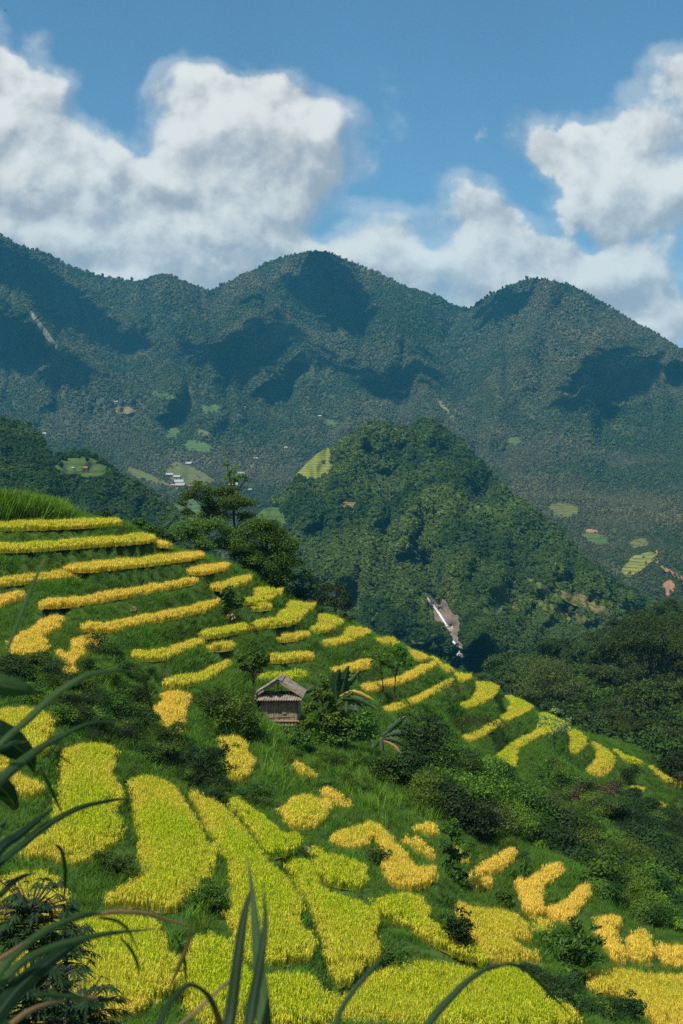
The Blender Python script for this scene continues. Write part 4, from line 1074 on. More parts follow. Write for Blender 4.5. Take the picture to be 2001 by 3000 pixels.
for k, sh in enumerate(SHADE):
    pl = np.array(sh, float); lo, hi = pl.min(0), pl.max(0)
    st = 17
    gx, gy = np.meshgrid(np.arange(lo[0], hi[0], st), np.arange(lo[1], hi[1], st)); q = np.stack([gx.ravel(), gy.ravel()], -1) + rng.normal(0, 2, (gx.size, 2))
    ind = inside(pl, q); ed_ = edge_dist(pl, q); core_ = ind & (ed_ > 7)
    fr_ = rng.uniform(lo - 16, hi + 16, (int(len(q) * 2.2), 2)); fe = edge_dist(pl, fr_); fr_ = fr_[(fe < np.abs(rng.normal(0, 9, len(fr_)))) ]
    nc_ = core_.sum(); q = np.concatenate([q[core_], fr_])
    P = MOUNT.at(q[:, 0], q[:, 1]); P = P + SUN * ((CLZ - P[:, 2]) / SUN[2])[:, None]
    c = P.mean(0); mb = MB()
    th, ph = np.meshgrid(np.linspace(0, 2 * math.pi, 11)[:-1], np.linspace(0.05, math.pi - 0.05, 7))
    for i_, p in enumerate(P):
        r = rng.uniform(34, 52) if i_ < nc_ else rng.uniform(7, 20); r_ = r * (1 + 0.12 * rng.normal(size=th.shape))
        V = np.stack([r_ * np.sin(ph) * np.cos(th), r_ * np.sin(ph) * np.sin(th), r_ * np.cos(ph) * 0.9 + rng.uniform(0, 40)], -1).reshape(-1, 3) + p - c
        ix = np.arange(70).reshape(7, 10); ix = np.concatenate([ix, ix[:, :1]], 1)
        mb.add(V, np.stack([ix[:-1, :-1], ix[1:, :-1], ix[1:, 1:], ix[:-1, 1:]], -1).reshape(-1, 4))
    tag(link('cloud', mb.me('cloud', [M['cloud']], True), None, tuple(c)), 'white cumulus drifting high overhead', None, None, 'structure')

# ------------------------------------------------------------------ haze
hv = bpy.data.materials.new('haze'); hv.use_nodes = True; h = NT(hv.node_tree); h.n.clear()
ho = h.new('ShaderNodeOutputMaterial'); pv = h.new('ShaderNodeVolumePrincipled')
pv.inputs['Color'].default_value = (0.10, 0.62, 1.0, 1); pv.inputs['Density'].default_value = 6.2e-5; pv.inputs['Anisotropy'].default_value = 0.0
h.l.new(pv.outputs[0], ho.inputs['Volume'])
mb = MB(); mb.box((0, 0, 0), (17000, 9000, 1500))
tag(link('haze', mb.me('haze', [hv]), None, (0, 3400, 440)), 'thin blue haze in the valley air', None, None, 'stuff')
# ------------------------------------------------------------------ trees and shrubs
def px2(d): return d / 3265.0                      # metres per display pixel at distance d
def on_hill(u, v, lift=0.0):
    s_ = D2S((u, v)); return HILL.hit(s_[0], s_[1], lift)
def at_d(u, v, d):
    s_ = D2S((u, v)); return pt(s_[0], s_[1], d)
NLEAF = {}
def leaf_part(name, parts, m, parent):
    V, Q, R, Pn = parts
    return link(name, mesh(name, V, Q, [m], {'rnd': R}), parent)

def ptree(name, label, u, vb, clumps, m, n, leaf, trunk, d=None, cat='tree', group=None, bark='bark', aspect=0.5, droop=0.2, up=0.6, limbs=True, seed=0, dens_shell=0.5, tr=0.16, full=1.0):
    """one tree: clumps (dx, up, r) and trunk (dx, up) in display px about the base (u, vb)"""
    P = on_hill(u, vb) if d is None else at_d(u, vb, d)
    d = P[1]; k = px2(d); r = np.random.default_rng(seed + 1000)
    t = thing(name, label, cat, tuple(P), group)
    C = []
    for dx, upx, rr, *sq in clumps:          # every clump breaks up into a few smaller, uneven ones
        y0 = r.normal() * rr * 0.5
        for _ in range(4):
            q_ = rr * r.uniform(0.45, 0.9) * full; C.append(((dx + r.normal() * rr * .48) * k, (y0 + r.normal() * rr * .5) * k, (upx + r.normal() * rr * .40) * k, q_ * k, 0.85))
    leaf_part('crown', leaf_cloud(n, C, leaf, seed, aspect, up * 0.6, droop, dens_shell, 0.7), M[m], t)
    ground = HILL.h(P[0], P[1]) - P[2]
    tp = [(x * k, 0, z * k) for x, z in trunk]
    if ground < -0.1: tp = [(tp[0][0], 0, max(ground, -8))] + tp
    else: tp[0] = (tp[0][0], 0, -0.4)
    mb = MB(); c = line_pts(tp, max(6, 4 * len(tp))); mb.tube(c, np.linspace(tr, tr * 0.3, len(c)), 7)
    if limbs:
        for q in C[::3]:
            q = np.array(q[:3]); i = int(np.argmin(np.linalg.norm(c - (q * [0.4, 0.4, 0.72]), axis=1)))
            a = c[i]; mid = (a + q) / 2 + np.array([0, 0, 0.05 * np.linalg.norm(q - a)])
            mb.tube(line_pts([a, mid, q], 5), np.linspace(tr * 0.45, tr * 0.12, 5), 5)
    link('trunk', mb.me('trunk', [M[bark]], True), t)
    return t

ptree('tall_tree', 'tall thin tree with a lone tuft of leaves at its very top', 540, 1290, [(-8, 208, 15), (4, 196, 16), (-22, 224, 8), (26, 192, 8), (-4, 182, 11), (-18, 192, 9), (2, 148, 4), (-3, 122, 5), (14, 96, 10), (26, 84, 12), (-14, 74, 9)],
      'leaf_airy', 2400, 0.19, [(0, 0), (0, 60), (-5, 120), (-9, 200)], d=140, tr=0.20, seed=1)
ptree('airy_tree', 'airy spreading tree left of the tall thin tree, highest of the two', 465, 1300, [(-20, 165, 24, .6), (8, 172, 24, .6), (35, 168, 22, .6), (60, 160, 24, .7), (75, 135, 26), (95, 120, 22, .6), (-38, 145, 20, .6), (-30, 120, 18), (20, 135, 26), (50, 120, 24), (10, 110, 18), (85, 150, 16, .5), (70, 175, 14, .5)],
      'leaf_airy', 17000, 0.19, [(8, 0), (4, 60), (12, 110), (18, 150)], d=139, tr=0.14, seed=2, dens_shell=0.2, full=1.3)
ptree('airy_tree', 'lower airy tree with pale speckled leaves just above the third terrace strip', 445, 1290, [(-15, 80, 26, .6), (15, 75, 28, .6), (45, 80, 28, .6), (70, 70, 26, .6), (-30, 55, 22), (0, 45, 26), (35, 45, 28), (65, 40, 26), (88, 55, 24), (105, 35, 26), (-40, 78, 16, .5)],
      'leaf_airy', 20000, 0.18, [(10, 0), (12, 30), (20, 60)], d=136, tr=0.12, seed=3, dens_shell=0.2, full=1.35)
ptree('dense_tree', 'dense dark round tree standing on the terrace edge', 612, 1355, [(-45, 125, 26), (-20, 140, 26), (8, 142, 22), (25, 120, 28), (45, 105, 24), (-50, 90, 28), (-15, 100, 34), (20, 80, 34), (42, 70, 28), (-55, 60, 26), (-25, 55, 32), (12, 45, 32), (40, 35, 28), (52, 55, 20), (-10, 25, 26), (30, 15, 24)],
      'leaf_dense', 48000, 0.20, [(5, -10), (4, 30), (0, 90)], d=137, tr=0.25, seed=4, aspect=0.45, up=0.5, dens_shell=0.35, full=1.45)
ptree('small_tree', 'dark drooping small tree right beside the dense round tree', 690, 1385, [(-12, 45, 20), (8, 55, 22), (22, 30, 20), (-8, 20, 22), (12, 10, 22), (-20, 15, 16)], 'leaf_dark', 2200, 0.26, [(0, -10), (0, 30)], d=140, seed=5, droop=0.8, aspect=.35)
ptree('small_tree', 'drooping-leaved small tree at the end of the ridge trees', 770, 1420, [(-30, 55, 22), (-5, 70, 24), (15, 60, 22), (-15, 35, 24), (10, 30, 24), (28, 35, 18), (28, 8, 14), (-42, 40, 16)], 'leaf_dark', 3000, 0.28, [(0, -10), (0, 40)], d=144, seed=6, droop=0.9, aspect=.33)
ptree('small_tree', 'small bushy tree behind the second terrace strip', 325, 1228, [(-14, 22, 16), (4, 30, 16), (16, 16, 14), (-4, 10, 16)], 'leaf_mid', 1200, 0.24, [(0, -5), (0, 20)], d=130, seed=7)
ptree('small_tree', 'low tree top showing behind the topmost terrace strip', 246, 1198, [(-10, 14, 13), (6, 20, 13), (14, 8, 10)], 'leaf_dark', 800, 0.24, [(0, -5), (0, 12)], d=128, seed=8, droop=.6, aspect=.35)
ptree('small_tree', 'leafy low tree between the second terrace end and the airy trees', 372, 1262, [(-25, 30, 18), (-5, 38, 18), (14, 26, 18), (-12, 14, 20), (30, 14, 18), (42, 20, 14)], 'leaf_mid', 1900, 0.24, [(0, -5), (0, 22)], d=133, seed=9)
ptree('papaya_tree', 'small dark tree with dry brown leaves hanging on its trunk', 530, 1440, [(-10, 80, 12, .5), (6, 84, 12, .5), (14, 66, 13, .6), (-12, 62, 13, .6), (0, 70, 14), (-2, 48, 14), (12, 44, 10), (-10, 40, 9)], 'leaf_dense', 700, 0.36, [(0, 0), (0, 40), (0, 76)], seed=10, tr=0.10, aspect=0.6, droop=0.5)
_t = bpy.data.objects['papaya_tree']; k = px2(_t.location.y)
dl = leaf_part('dry_leaf_skirt', leaf_cloud(80, [(-0.1, 0, 20 * k, 11 * k, 1.3), (0.15, 0, 26 * k, 9 * k, 1.2), (-.2, 0, 10 * k, 8 * k)], 0.34, 3, 0.5, 0, 1.4), M['leaf_dry'], _t); dl['label'] = 'dry brown hanging leaves'
ptree('leafy_tree', 'slim tree with a leafy round head beside the hut roof', 583, 1640, [(-22, 120, 13), (-6, 140, 14), (14, 138, 14), (24, 118, 12), (0, 118, 16), (-20, 104, 10), (8, 100, 11), (28, 132, 9), (-34, 122, 8)], 'leaf_dense', 1700, 0.26, [(0, 0), (-1, 60), (-2, 110)], seed=11, tr=0.10, aspect=0.45, droop=0.7)
ptree('slender_tree', 'left one of the two slender trees on the terraces right of the hut', 878, 1602, [(-30, 92, 13, .6), (-12, 104, 13, .6), (5, 90, 13), (-20, 76, 11), (14, 100, 10), (0, 74, 9)], 'leaf_bright', 900, 0.22, [(4, 0), (0, 40), (-6, 85)], seed=12, tr=0.07)
ptree('slender_tree', 'right one of the two slender trees on the terraces right of the hut', 905, 1625, [(-10, 115, 14, .6), (10, 130, 14, .6), (28, 118, 12), (12, 105, 14), (-4, 92, 11), (34, 98, 9)], 'leaf_dense', 1100, 0.22, [(0, 0), (2, 60), (8, 105)], seed=13, tr=0.08)
ptree('bare_shrub', 'bare brownish shrub on the bank below the ridge slivers', 1032, 1655, [(-18, 78, 16, .7), (4, 88, 16), (18, 72, 14), (-8, 60, 15), (12, 52, 14)], 'leaf_brown', 420, 0.16, [(0, 0), (0, 40), (2, 70)], seed=14, tr=0.06)
ptree('bare_shrub', 'flat topped reddish brown bare shrub above the dark bushes', 1075, 1700, [(-30, 40, 18, .4), (0, 46, 22, .4), (30, 42, 20, .4), (60, 40, 18, .35), (82, 34, 14, .3)], 'leaf_brown', 760, 0.16, [(-20, 0), (-12, 22), (0, 38)], seed=15, tr=0.07)
ptree('white_leaf_tree', 'tall slender tree with whitish leaves standing before the S shaped field', 1272, 1800, [(-18, 148, 14, .7), (8, 158, 16, .7), (24, 146, 13), (-28, 132, 11), (4, 130, 16), (24, 124, 12), (-8, 116, 10)], 'leaf_white', 720, 0.24, [(0, 0), (2, 60), (1, 130)], seed=16, tr=0.07)
ptree('bare_tree', 'thin bare tree among the shrubs right of the white leaved tree', 1308, 1890, [(-30, 70, 22, .5), (0, 88, 22, .6), (28, 76, 20, .5), (10, 60, 18)], 'leaf_brown', 420, 0.18, [(0, 0), (2, 40), (10, 75)], seed=17, tr=0.07)
ptree('bare_tree', 'dark brown spreading bare tree at the ridge end near the right edge', 1500, 1835, [(-40, 48, 20, .5), (-10, 60, 24, .5), (25, 56, 24, .5), (52, 46, 20, .5), (10, 36, 20)], 'leaf_brown', 900, 0.22, [(0, -10), (0, 20), (4, 44)], d=190, seed=18, tr=0.10)
ptree('bare_tree', 'pale trunked leafless tree by the right edge under the ridge', 1553, 1860, [(-8, 62, 16, .6), (12, 70, 14, .5)], 'leaf_brown', 200, 0.2, [(0, 0), (1, 40), (2, 70)], seed=19, tr=0.06)
ptree('broad_leaved_tree', 'broad leaved bushy tree between the golden fields at lower right', 1322, 2262, [(-35, 75, 30), (-10, 110, 32), (22, 120, 28), (42, 85, 28), (10, 70, 36), (-22, 40, 28), (25, 35, 30), (-40, 100, 18), (4, 138, 20), (48, 50, 20), (14, 10, 20)], 'leaf_mid', 1500, 0.30, [(0, 0), (0, 50), (4, 100)], seed=20, tr=0.12, aspect=0.4, droop=0.9, up=0.7)
ptree('feathery_shrub', 'dark feathery leaved shrub in front of the golden plot below the hut', 482, 1815, [(-30, 55, 24, .5), (0, 70, 26, .5), (28, 72, 24, .4), (42, 88, 20, .35), (10, 95, 24, .4), (-15, 85, 22, .45), (32, 48, 22, .5), (-5, 38, 26), (-38, 30, 22), (20, 20, 24)], 'leaf_dark', 3600, 0.20, [(0, 0), (0, 40), (4, 80)], seed=21, tr=0.06, aspect=0.22, droop=0.5)
ptree('vine_stump', 'tall stump wrapped in dark vines between the golden plots', 1040, 2035, [(-12, 130, 17), (8, 120, 16), (-4, 100, 18), (6, 75, 18), (-6, 50, 18), (6, 25, 20), (14, 5, 20), (0, 145, 12)], 'leaf_mid', 6000, 0.17, [(0, 0), (-3, 80), (-4, 125)], seed=22, tr=0.10, cat='stump', limbs=False)

# big bushes with a label of their own
def bush(label, u, vb, w, h_, m, n=2200, leaf=0.16, seed=0, d=None, name='bush', aspect=.5, droop=.3, group=None, ncl=9, cat='bush'):
    r = np.random.default_rng(seed + 500); cl = []
    for i in range(ncl):
        a = r.uniform(0, math.pi); q = r.uniform(0.2, 1)
        cl.append((math.cos(a) * w * 0.36 * q, h_ * (0.2 + 0.55 * math.sin(a) * q), min(w, h_) * r.uniform(0.22, 0.34)))
    return ptree(name, label, u, vb, cl, m, n, leaf, [(0, 0), (0, h_ * 0.35)], d, cat, group, seed=seed, tr=0.07, aspect=aspect, droop=droop)
bush('bright leafy bush hugging the left side of the hut', 545, 1690, 120, 120, 'leaf_bright', 3000, 0.17, 41)
bush('dark bush at the left foot of the hut', 572, 1700, 80, 80, 'leaf_mid', 1800, 0.17, 42)
bush('green bush on the slope left of the hut, beside the hanging golden plot', 492, 1650, 90, 90, 'leaf_mid', 2000, 0.16, 43)
ptree('vine_thicket', 'tangle of bright vines covering the right side of the hut', 735, 1712, [(-38, 42, 18), (-24, 78, 19), (-6, 108, 18), (14, 132, 14), (34, 98, 20), (52, 62, 22), (20, 52, 24), (-8, 24, 22), (42, 20, 20), (68, 30, 17), (-46, 15, 14), (6, 150, 9), (62, 112, 10), (-20, 52, 18), (24, 80, 18)],
      'leaf_bright', 6500, 0.21, [(0, 0), (4, 40), (6, 90)], seed=44, tr=0.06, cat='vines', aspect=.75, droop=.5)
bush('vine covered mound below the banana leaves', 790, 1720, 130, 120, 'leaf_mid', 3000, 0.22, 45, ncl=13, name='vine_thicket', cat='vines', aspect=.75)
bush('lower vines in front of the hut floor', 690, 1718, 130, 55, 'leaf_mid', 1800, 0.16, 46, name='vine_thicket', cat='vines', aspect=.75)
bush('big dark bush right of the banana plants', 985, 1790, 150, 185, 'leaf_dark', 5000, 0.24, 47, ncl=14)
bush('dark bush directly right of the lower banana plant', 930, 1800, 90, 100, 'leaf_dark', 2200, 0.22, 48)
bush('wide sunlit bush on top of the ravine thicket', 1120, 1895, 175, 165, 'leaf_bright', 5200, 0.20, 49, ncl=14)
bush('deep green bush at the right end of the sunlit bush', 1205, 1915, 130, 130, 'leaf_mid', 3200, 0.22, 50)
bush('dark green bush hanging below the sunlit bush', 1085, 1925, 130, 110, 'leaf_dark', 3000, 0.20, 51)
bush('grassy green shrub on the slope under the hut', 760, 1760, 170, 60, 'leaf_bright', 2800, 0.14, 52, aspect=.25)
bush('low wide shrub mass below the vine covered mound', 880, 1790, 140, 70, 'leaf_mid', 2800, 0.16, 53)
bush('round shrub above the dull green unripe plot', 600, 1850, 70, 65, 'leaf_mid', 1500, 0.14, 54)
bush('dark shrub island amid the broad plot at lower centre', 1235 / 1.0 - 330, 2245, 100, 80, 'leaf_mid', 2200, 0.13, 55)
bush('shaggy dark shrub in the gap below the leaf shaped plot', 480, 2100, 75, 100, 'leaf_mid', 1800, 0.12, 56)
bush('low shrub between the two large plots at lower left', 265, 2020, 110, 80, 'leaf_mid', 2000, 0.12, 57)
bush('shrub in the grassy hollow under the golden arch', 860, 1990, 60, 60, 'leaf_mid', 1000, 0.13, 58)
bush('shrub at the left foot of the vivid yellow plot', 1050, 2190, 70, 110, 'leaf_dark', 1800, 0.14, 59)
bush('shrub under the small curved rice patch', 1150, 2085, 90, 55, 'leaf_mid', 1600, 0.14, 60)
bush('shrub at the bottom right beside the deep yellow corner plot', 1430, 2345, 150, 70, 'leaf_dark', 2600, 0.13, 61)
bush('dark shrub below the broad leaved tree', 1290, 2330, 90, 80, 'leaf_dark', 1800, 0.13, 62)
bush('shrub mound on the bank below the S shaped field', 1235, 1800, 90, 60, 'leaf_mid', 1500, 0.2, 63)
bush('leafy clump at the base of the slender white leaved tree', 1285, 1815, 80, 80, 'leaf_bright', 1500, 0.2, 64)
bush('brown tinged bush near the small round plot at right', 1395, 1850, 90, 70, 'leaf_brown', 1300, 0.2, 65)
bush('dark shrub on the ridge beside the last rice slivers', 1440, 1800, 80, 50, 'leaf_dark', 1300, 0.22, 66)

# thickets: many bushes of a few sorts, each its own object
def bush_kind(m, n, leaf, seed, aspect=.5, droop=.3):
    cl = random_clumps(9, 1.0, 0.9, seed, 0.5, 0.25)
    a = mesh('foliage', *leaf_cloud(n, cl, leaf, seed, aspect, .6, droop)[:2], [M[m]], {'rnd': np.repeat(np.random.default_rng(seed).random(n), 4)})
    mb = MB()
    for q in cl[:6]: mb.tube(line_pts([(0, 0, -0.3), (q[0] * .3, q[1] * .3, q[2] * .5), q[:3]], 5), np.linspace(0.05, 0.015, 5), 5)
    return a, mb.me('stem', [M['bark']])
KIND = {'dark': [bush_kind('leaf_dark', 2600, 0.122, 301), bush_kind('leaf_dark', 3000, 0.108, 302, .35, .7)],
        'mid': [bush_kind('leaf_mid', 2600, 0.115, 303), bush_kind('leaf_mid', 3000, 0.101, 304, .6)],
        'bright': [bush_kind('leaf_bright', 2400, 0.108, 305, .6), bush_kind('leaf_bright', 2800, 0.094, 306, .3, .6)],
        'olive': [bush_kind('leaf_olive', 2400, 0.094, 307), bush_kind('leaf_olive', 2400, 0.094, 308, .4)]}
DESC = {'dark': 'dark leafy bush', 'mid': 'mid green bush', 'bright': 'light green bush', 'olive': 'olive green bush'}
TAGGED = []
def thicket(outl, n, where, group, rmin, rmax, mixw, name='bush', vmargin=True):
    pl = np.array(outl, float); lo, hi = pl.min(0), pl.max(0); cnt = 0; pts = []
    for _ in range(6000):
        if cnt >= n: break
        p = rng.uniform(lo, hi)
        if not inside(pl, p[None])[0]: continue
        if any(abs(p[0] - q[0]) < 0.5 * q[2] and abs(p[1] - q[1]) < 0.3 * q[2] for q in pts): continue
        P = on_hill(*p)
        if near_fields(P[None, :2], 0.4)[0]: continue
        s = rng.uniform(rmin, rmax); kk = rng.choice(list(mixw), p=np.array(list(mixw.values())) / sum(mixw.values()))
        a, b = KIND[kk][rng.integers(2)]
        t = thing(name, DESC[kk] + ' ' + where, 'bush', tuple(P), group, rng.uniform(0, 6.28)); t.scale = (s, s, s * rng.uniform(.7, 1.1))
        link('foliage', a, t); link('stem', b, t)
        pts.append((*p, s / px2(P[1]))); cnt += 1; TAGGED.append((t, p[0], p[1] - 0.6 * s / px2(P[1]), ('large ' if s > rmin + .62 * (rmax - rmin) else 'small ' if s < rmin + .3 * (rmax - rmin) else '') + DESC[kk]))
thicket([(900, 1790), (1000, 1800), (1080, 1760), (1160, 1830), (1230, 1860), (1330, 1880), (1420, 1850), (1568, 1890), (1600, 2110), (1480, 2130), (1380, 2060), (1330, 2000), (1240, 1960), (1120, 1930), (1020, 1890), (950, 1850)],
        95, 'in the dense ravine thicket right of centre', 'bushes of the ravine thicket', 1.1, 2.3, {'dark': 4, 'mid': 4, 'bright': 1.6, 'olive': 1})
thicket([(1240, 1760), (1420, 1820), (1568, 1860), (1600, 1930), (1400, 1890), (1260, 1840)], 26, 'on the upper rim of the ravine below the ridge', 'bushes on the ravine rim', 0.9, 1.9, {'dark': 3, 'mid': 3, 'olive': 3, 'bright': 1})
thicket([(1350, 2060), (1500, 2120), (1600, 2160), (1600, 2030), (1450, 1990)], 14, 'above the golden plots at the right edge', 'bushes above the right golden plots', 0.8, 1.5, {'dark': 3, 'mid': 3, 'bright': 1})
thicket([(-30, 1560), (60, 1535), (160, 1545), (210, 1500), (330, 1540), (345, 1620), (390, 1690), (470, 1770), (470, 1830), (400, 1790), (330, 1750), (250, 1705), (150, 1690), (130, 1630), (-30, 1600)],
        58, 'in the shady scrub left of the hut', 'bushes of the scrub left of the hut', 0.6, 1.3, {'dark': 4, 'mid': 4, 'bright': 1})
thicket([(560, 1690), (700, 1720), (880, 1760), (900, 1850), (820, 1880), (760, 1830), (640, 1760), (570, 1740)], 16, 'on the grassy slope below the hut', 'bushes below the hut', 0.4, 0.8, {'mid': 3, 'bright': 3, 'dark': 1})
thicket([(420, 1830), (520, 1810), (620, 1860), (560, 1890), (440, 1860)], 8, 'along the top of the long middle plot', 'bushes above the long middle plot', 0.5, 0.9, {'dark': 3, 'mid': 2})
thicket([(1060, 1930), (1160, 1930), (1250, 1990), (1230, 2040), (1060, 1980)], 9, 'around the slanting golden plots', 'bushes around the slanting plots', 0.4, 0.8, {'mid': 3, 'bright': 2, 'dark': 1})
thicket([(1170, 2230), (1300, 2300), (1420, 2351), (1340, 2351), (1230, 2280)], 9, 'at the corner between the wide bottom plot and the corner plot', 'bushes by the bottom corner plots', 0.5, 0.9, {'dark': 3, 'mid': 2})
thicket([(150, 1480), (560, 1330), (600, 1560), (420, 1560), (150, 1560)], 12, 'dotted on the left terrace banks', 'bushes dotted on the left banks', 0.25, 0.5, {'mid': 3, 'dark': 2})

# tall grass clump on the crest at top left
hp = []
for _ in range(900):
    u = rng.uniform(-60, 148); h0 = on_hill(u, 1192 + rng.uniform(-2, 8)); hp.append(h0 + [0, rng.uniform(0, 3.0), -0.1])
hp = np.array(hp); uu = 784 + hp[:, 0] / hp[:, 1] * 3265
prof = np.interp(uu, [-60, 0, 60, 100, 130, 148], [1.75, 1.7, 1.5, 1.35, 1.3, 0.9])
o = scatter('tall_grass', hp, REED, prof * rng.uniform(0.75, 1.12, len(hp)), 0.16, None, None, 'clump of tall bright grass on the crest above the topmost terrace', 'tall grass')
hp = []
for (u0, v0, su, sv, n) in ((760, 1790, 60, 25, 60), (560, 1670, 40, 20, 50), (640, 1760, 40, 40, 60), (1390, 1820, 60, 25, 60), (1000, 1860, 60, 30, 50), (250, 1600, 50, 25, 60), (470, 2060, 25, 40, 50), (870, 1840, 40, 20, 40), (1420, 2010, 60, 20, 40)):
    for _ in range(n):
        q = on_hill(u0 + rng.normal() * su, v0 + rng.normal() * sv)
        if not near_fields(q[None, :2], 0.5)[0]: hp.append(q)
scatter('tall_grass', np.array(hp), REED, rng.uniform(0.4, 0.8, len(hp)), 0.25, None, None, 'loose tufts of tall grass in the shrubby banks', 'tall grass')

# ------------------------------------------------------------------ wood on the right valley slope
def tree_kind(m, n, leaf, seed, R, H, ncl, r0, trunk_h, aspect=.6, droop=.2, sq=None):
    cl = random_clumps(ncl, R, H * 0.7, seed, r0, trunk_h + R * 0.3)
    if sq: cl = [(*c[:4], sq) for c in cl]
    V, Q, Rr, Pn = leaf_cloud(n, cl, leaf, seed, aspect, .6, droop, .6)
    a = mesh('crown', V, Q, [M[m]], {'rnd': Rr})
    mb = MB(); mb.tube(line_pts([(0, 0, -1.5), (0.1, 0, trunk_h), (0, 0.1, trunk_h + H * 0.6)], 8), np.linspace(0.28, 0.08, 8), 6)
    for c in cl: mb.tube(line_pts([(0, 0, trunk_h), (c[0] * .5, c[1] * .5, (trunk_h + c[2]) / 2 + .3), c[:3]], 4), np.linspace(.12, .04, 4), 4)
    return a, mb.me('trunk', [M['bark']])
VT = [('round dark tree', tree_kind('forest_near', 2600, 0.42, 401, 3.6, 6.0, 14, .42, 2.0), 5), ('broad tree with layered crown', tree_kind('forest_near', 2600, 0.40, 402, 4.4, 5.0, 15, .36, 2.2, sq=.55), 4),
      ('tall narrow tree', tree_kind('forest_near', 2400, 0.40, 403, 2.6, 9.0, 14, .5, 2.5), 3), ('lighter green tree', tree_kind('leaf_mid', 2200, 0.40, 404, 3.4, 5.5, 12, .42, 1.6), 2),
      ('feathery olive bamboo clump', tree_kind('leaf_olive', 2600, 0.42, 405, 3.2, 5.5, 13, .45, 0.8, .22, .9), 1.2)]
pr = np.array([v[2] for v in VT]); pr = pr / pr.sum()
near_top = lambda u: np.interp(u, NEAR.tu, NEAR.tv)
cnt = 0; taken = []
for _ in range(9000):
    if cnt >= 270: break
    u = rng.uniform(1000, 1640); v = rng.uniform(1385, 1860)
    if v < near_top(u) + 4: continue
    sky_v = np.interp(u, [900, 1080, 1220, 1350, 1450, 1560, 1700], [1480, 1555, 1635, 1705, 1755, 1805, 1870])
    if v > sky_v + 75: continue
    d = float(NEAR.depth(u, v)); w_ = 7.0 / px2(d)
    if any(abs(u - a) < .42 * w_ and abs(v - b) < .22 * w_ for a, b in taken): continue
    if not cut('N', np.array([u]), np.array([v]))[0] or not cut('N', np.array([u]), np.array([v - 14]))[0]: continue
    i = rng.choice(len(VT), p=pr); lab, (a, b), _w = VT[i]
    P = NEAR.at(u, v); s = rng.uniform(0.7, 1.35)
    t = thing('forest_tree', lab, 'tree', tuple(P), 'trees of the right valley wood', rng.uniform(0, 6.28)); t.scale = (s, s, s * rng.uniform(.85, 1.2))
    link('crown', a, t); link('trunk', b, t)
    taken.append((u, v)); cnt += 1; TAGGED.append((t, u, v - 5 / px2(P[1]), ('big ' if s > 1.12 else 'small ' if s < .88 else '') + lab))
print('valley trees', cnt)
def big_valley(label, u, vb, d, w, h_, m, seed, n=4500, leaf=.36, aspect=.6, droop=.2, ncl=24, trunk=.25, bark='bark'):
    r = np.random.default_rng(seed); cl = []
    for i in range(ncl):
        a = r.uniform(0, math.pi); q = math.sqrt(r.uniform(0.05, 1)); cl.append((math.cos(a) * w * .38 * q, h_ * (trunk + (0.85 - trunk) * (0.3 + .7 * math.sin(a) * q)), min(w, h_) * r.uniform(.15, .24)))
    P = at_d(u, vb, d); k = px2(d); t = thing('forest_tree', label, 'tree', tuple(P))
    C = [(x * k, r.normal() * w * .2 * k, z * k, q * k, .75) for x, z, q in cl]
    leaf_part('crown', leaf_cloud(n, C, leaf, seed, aspect, .6, droop, .55), M[m], t)
    mb = MB(); c = line_pts([(0, 0, -6), (0, 0, h_ * k * .3), (0.3, 0, h_ * k * .75)], 9); mb.tube(c, np.linspace(.4, .1, 9), 7)
    for q in C: mb.tube(line_pts([c[4], (np.array(q[:3]) + c[5]) / 2, q[:3]], 5), np.linspace(.10, .03, 5), 5)
    link('trunk', mb.me('trunk', [M[bark]], True), t)
big_valley('largest olive green round tree rising just behind the ridge slivers', 1265, 1660, 290, 190, 165, 'leaf_olive', 501, 7500, .34)
big_valley('very tall dark tree with a pale straight trunk near the right edge', 1492, 1660, 300, 190, 280, 'forest_near', 502, 14000, .42, trunk=.34)
big_valley('grey green feathery bamboo mound above the far right ridge', 1440, 1745, 255, 210, 125, 'leaf_olive', 503, 7000, .42, .2, .9, trunk=.05)
big_valley('tall pointed dark tree beside the grey roofed hut', 1408, 1530, 420, 46, 90, 'forest_near', 504, 2500, .34, trunk=.1)
big_valley('dark tree crown at the right picture edge, upper valley slope', 1560, 1560, 330, 150, 170, 'forest_near', 505, 9000, .36)
forest(NEAR, 'N', 'valley_undergrowth', 0, 6000, MIDC, 22, 40, 'undergrowth of the wood on the right valley slope', None, 940, 1660)


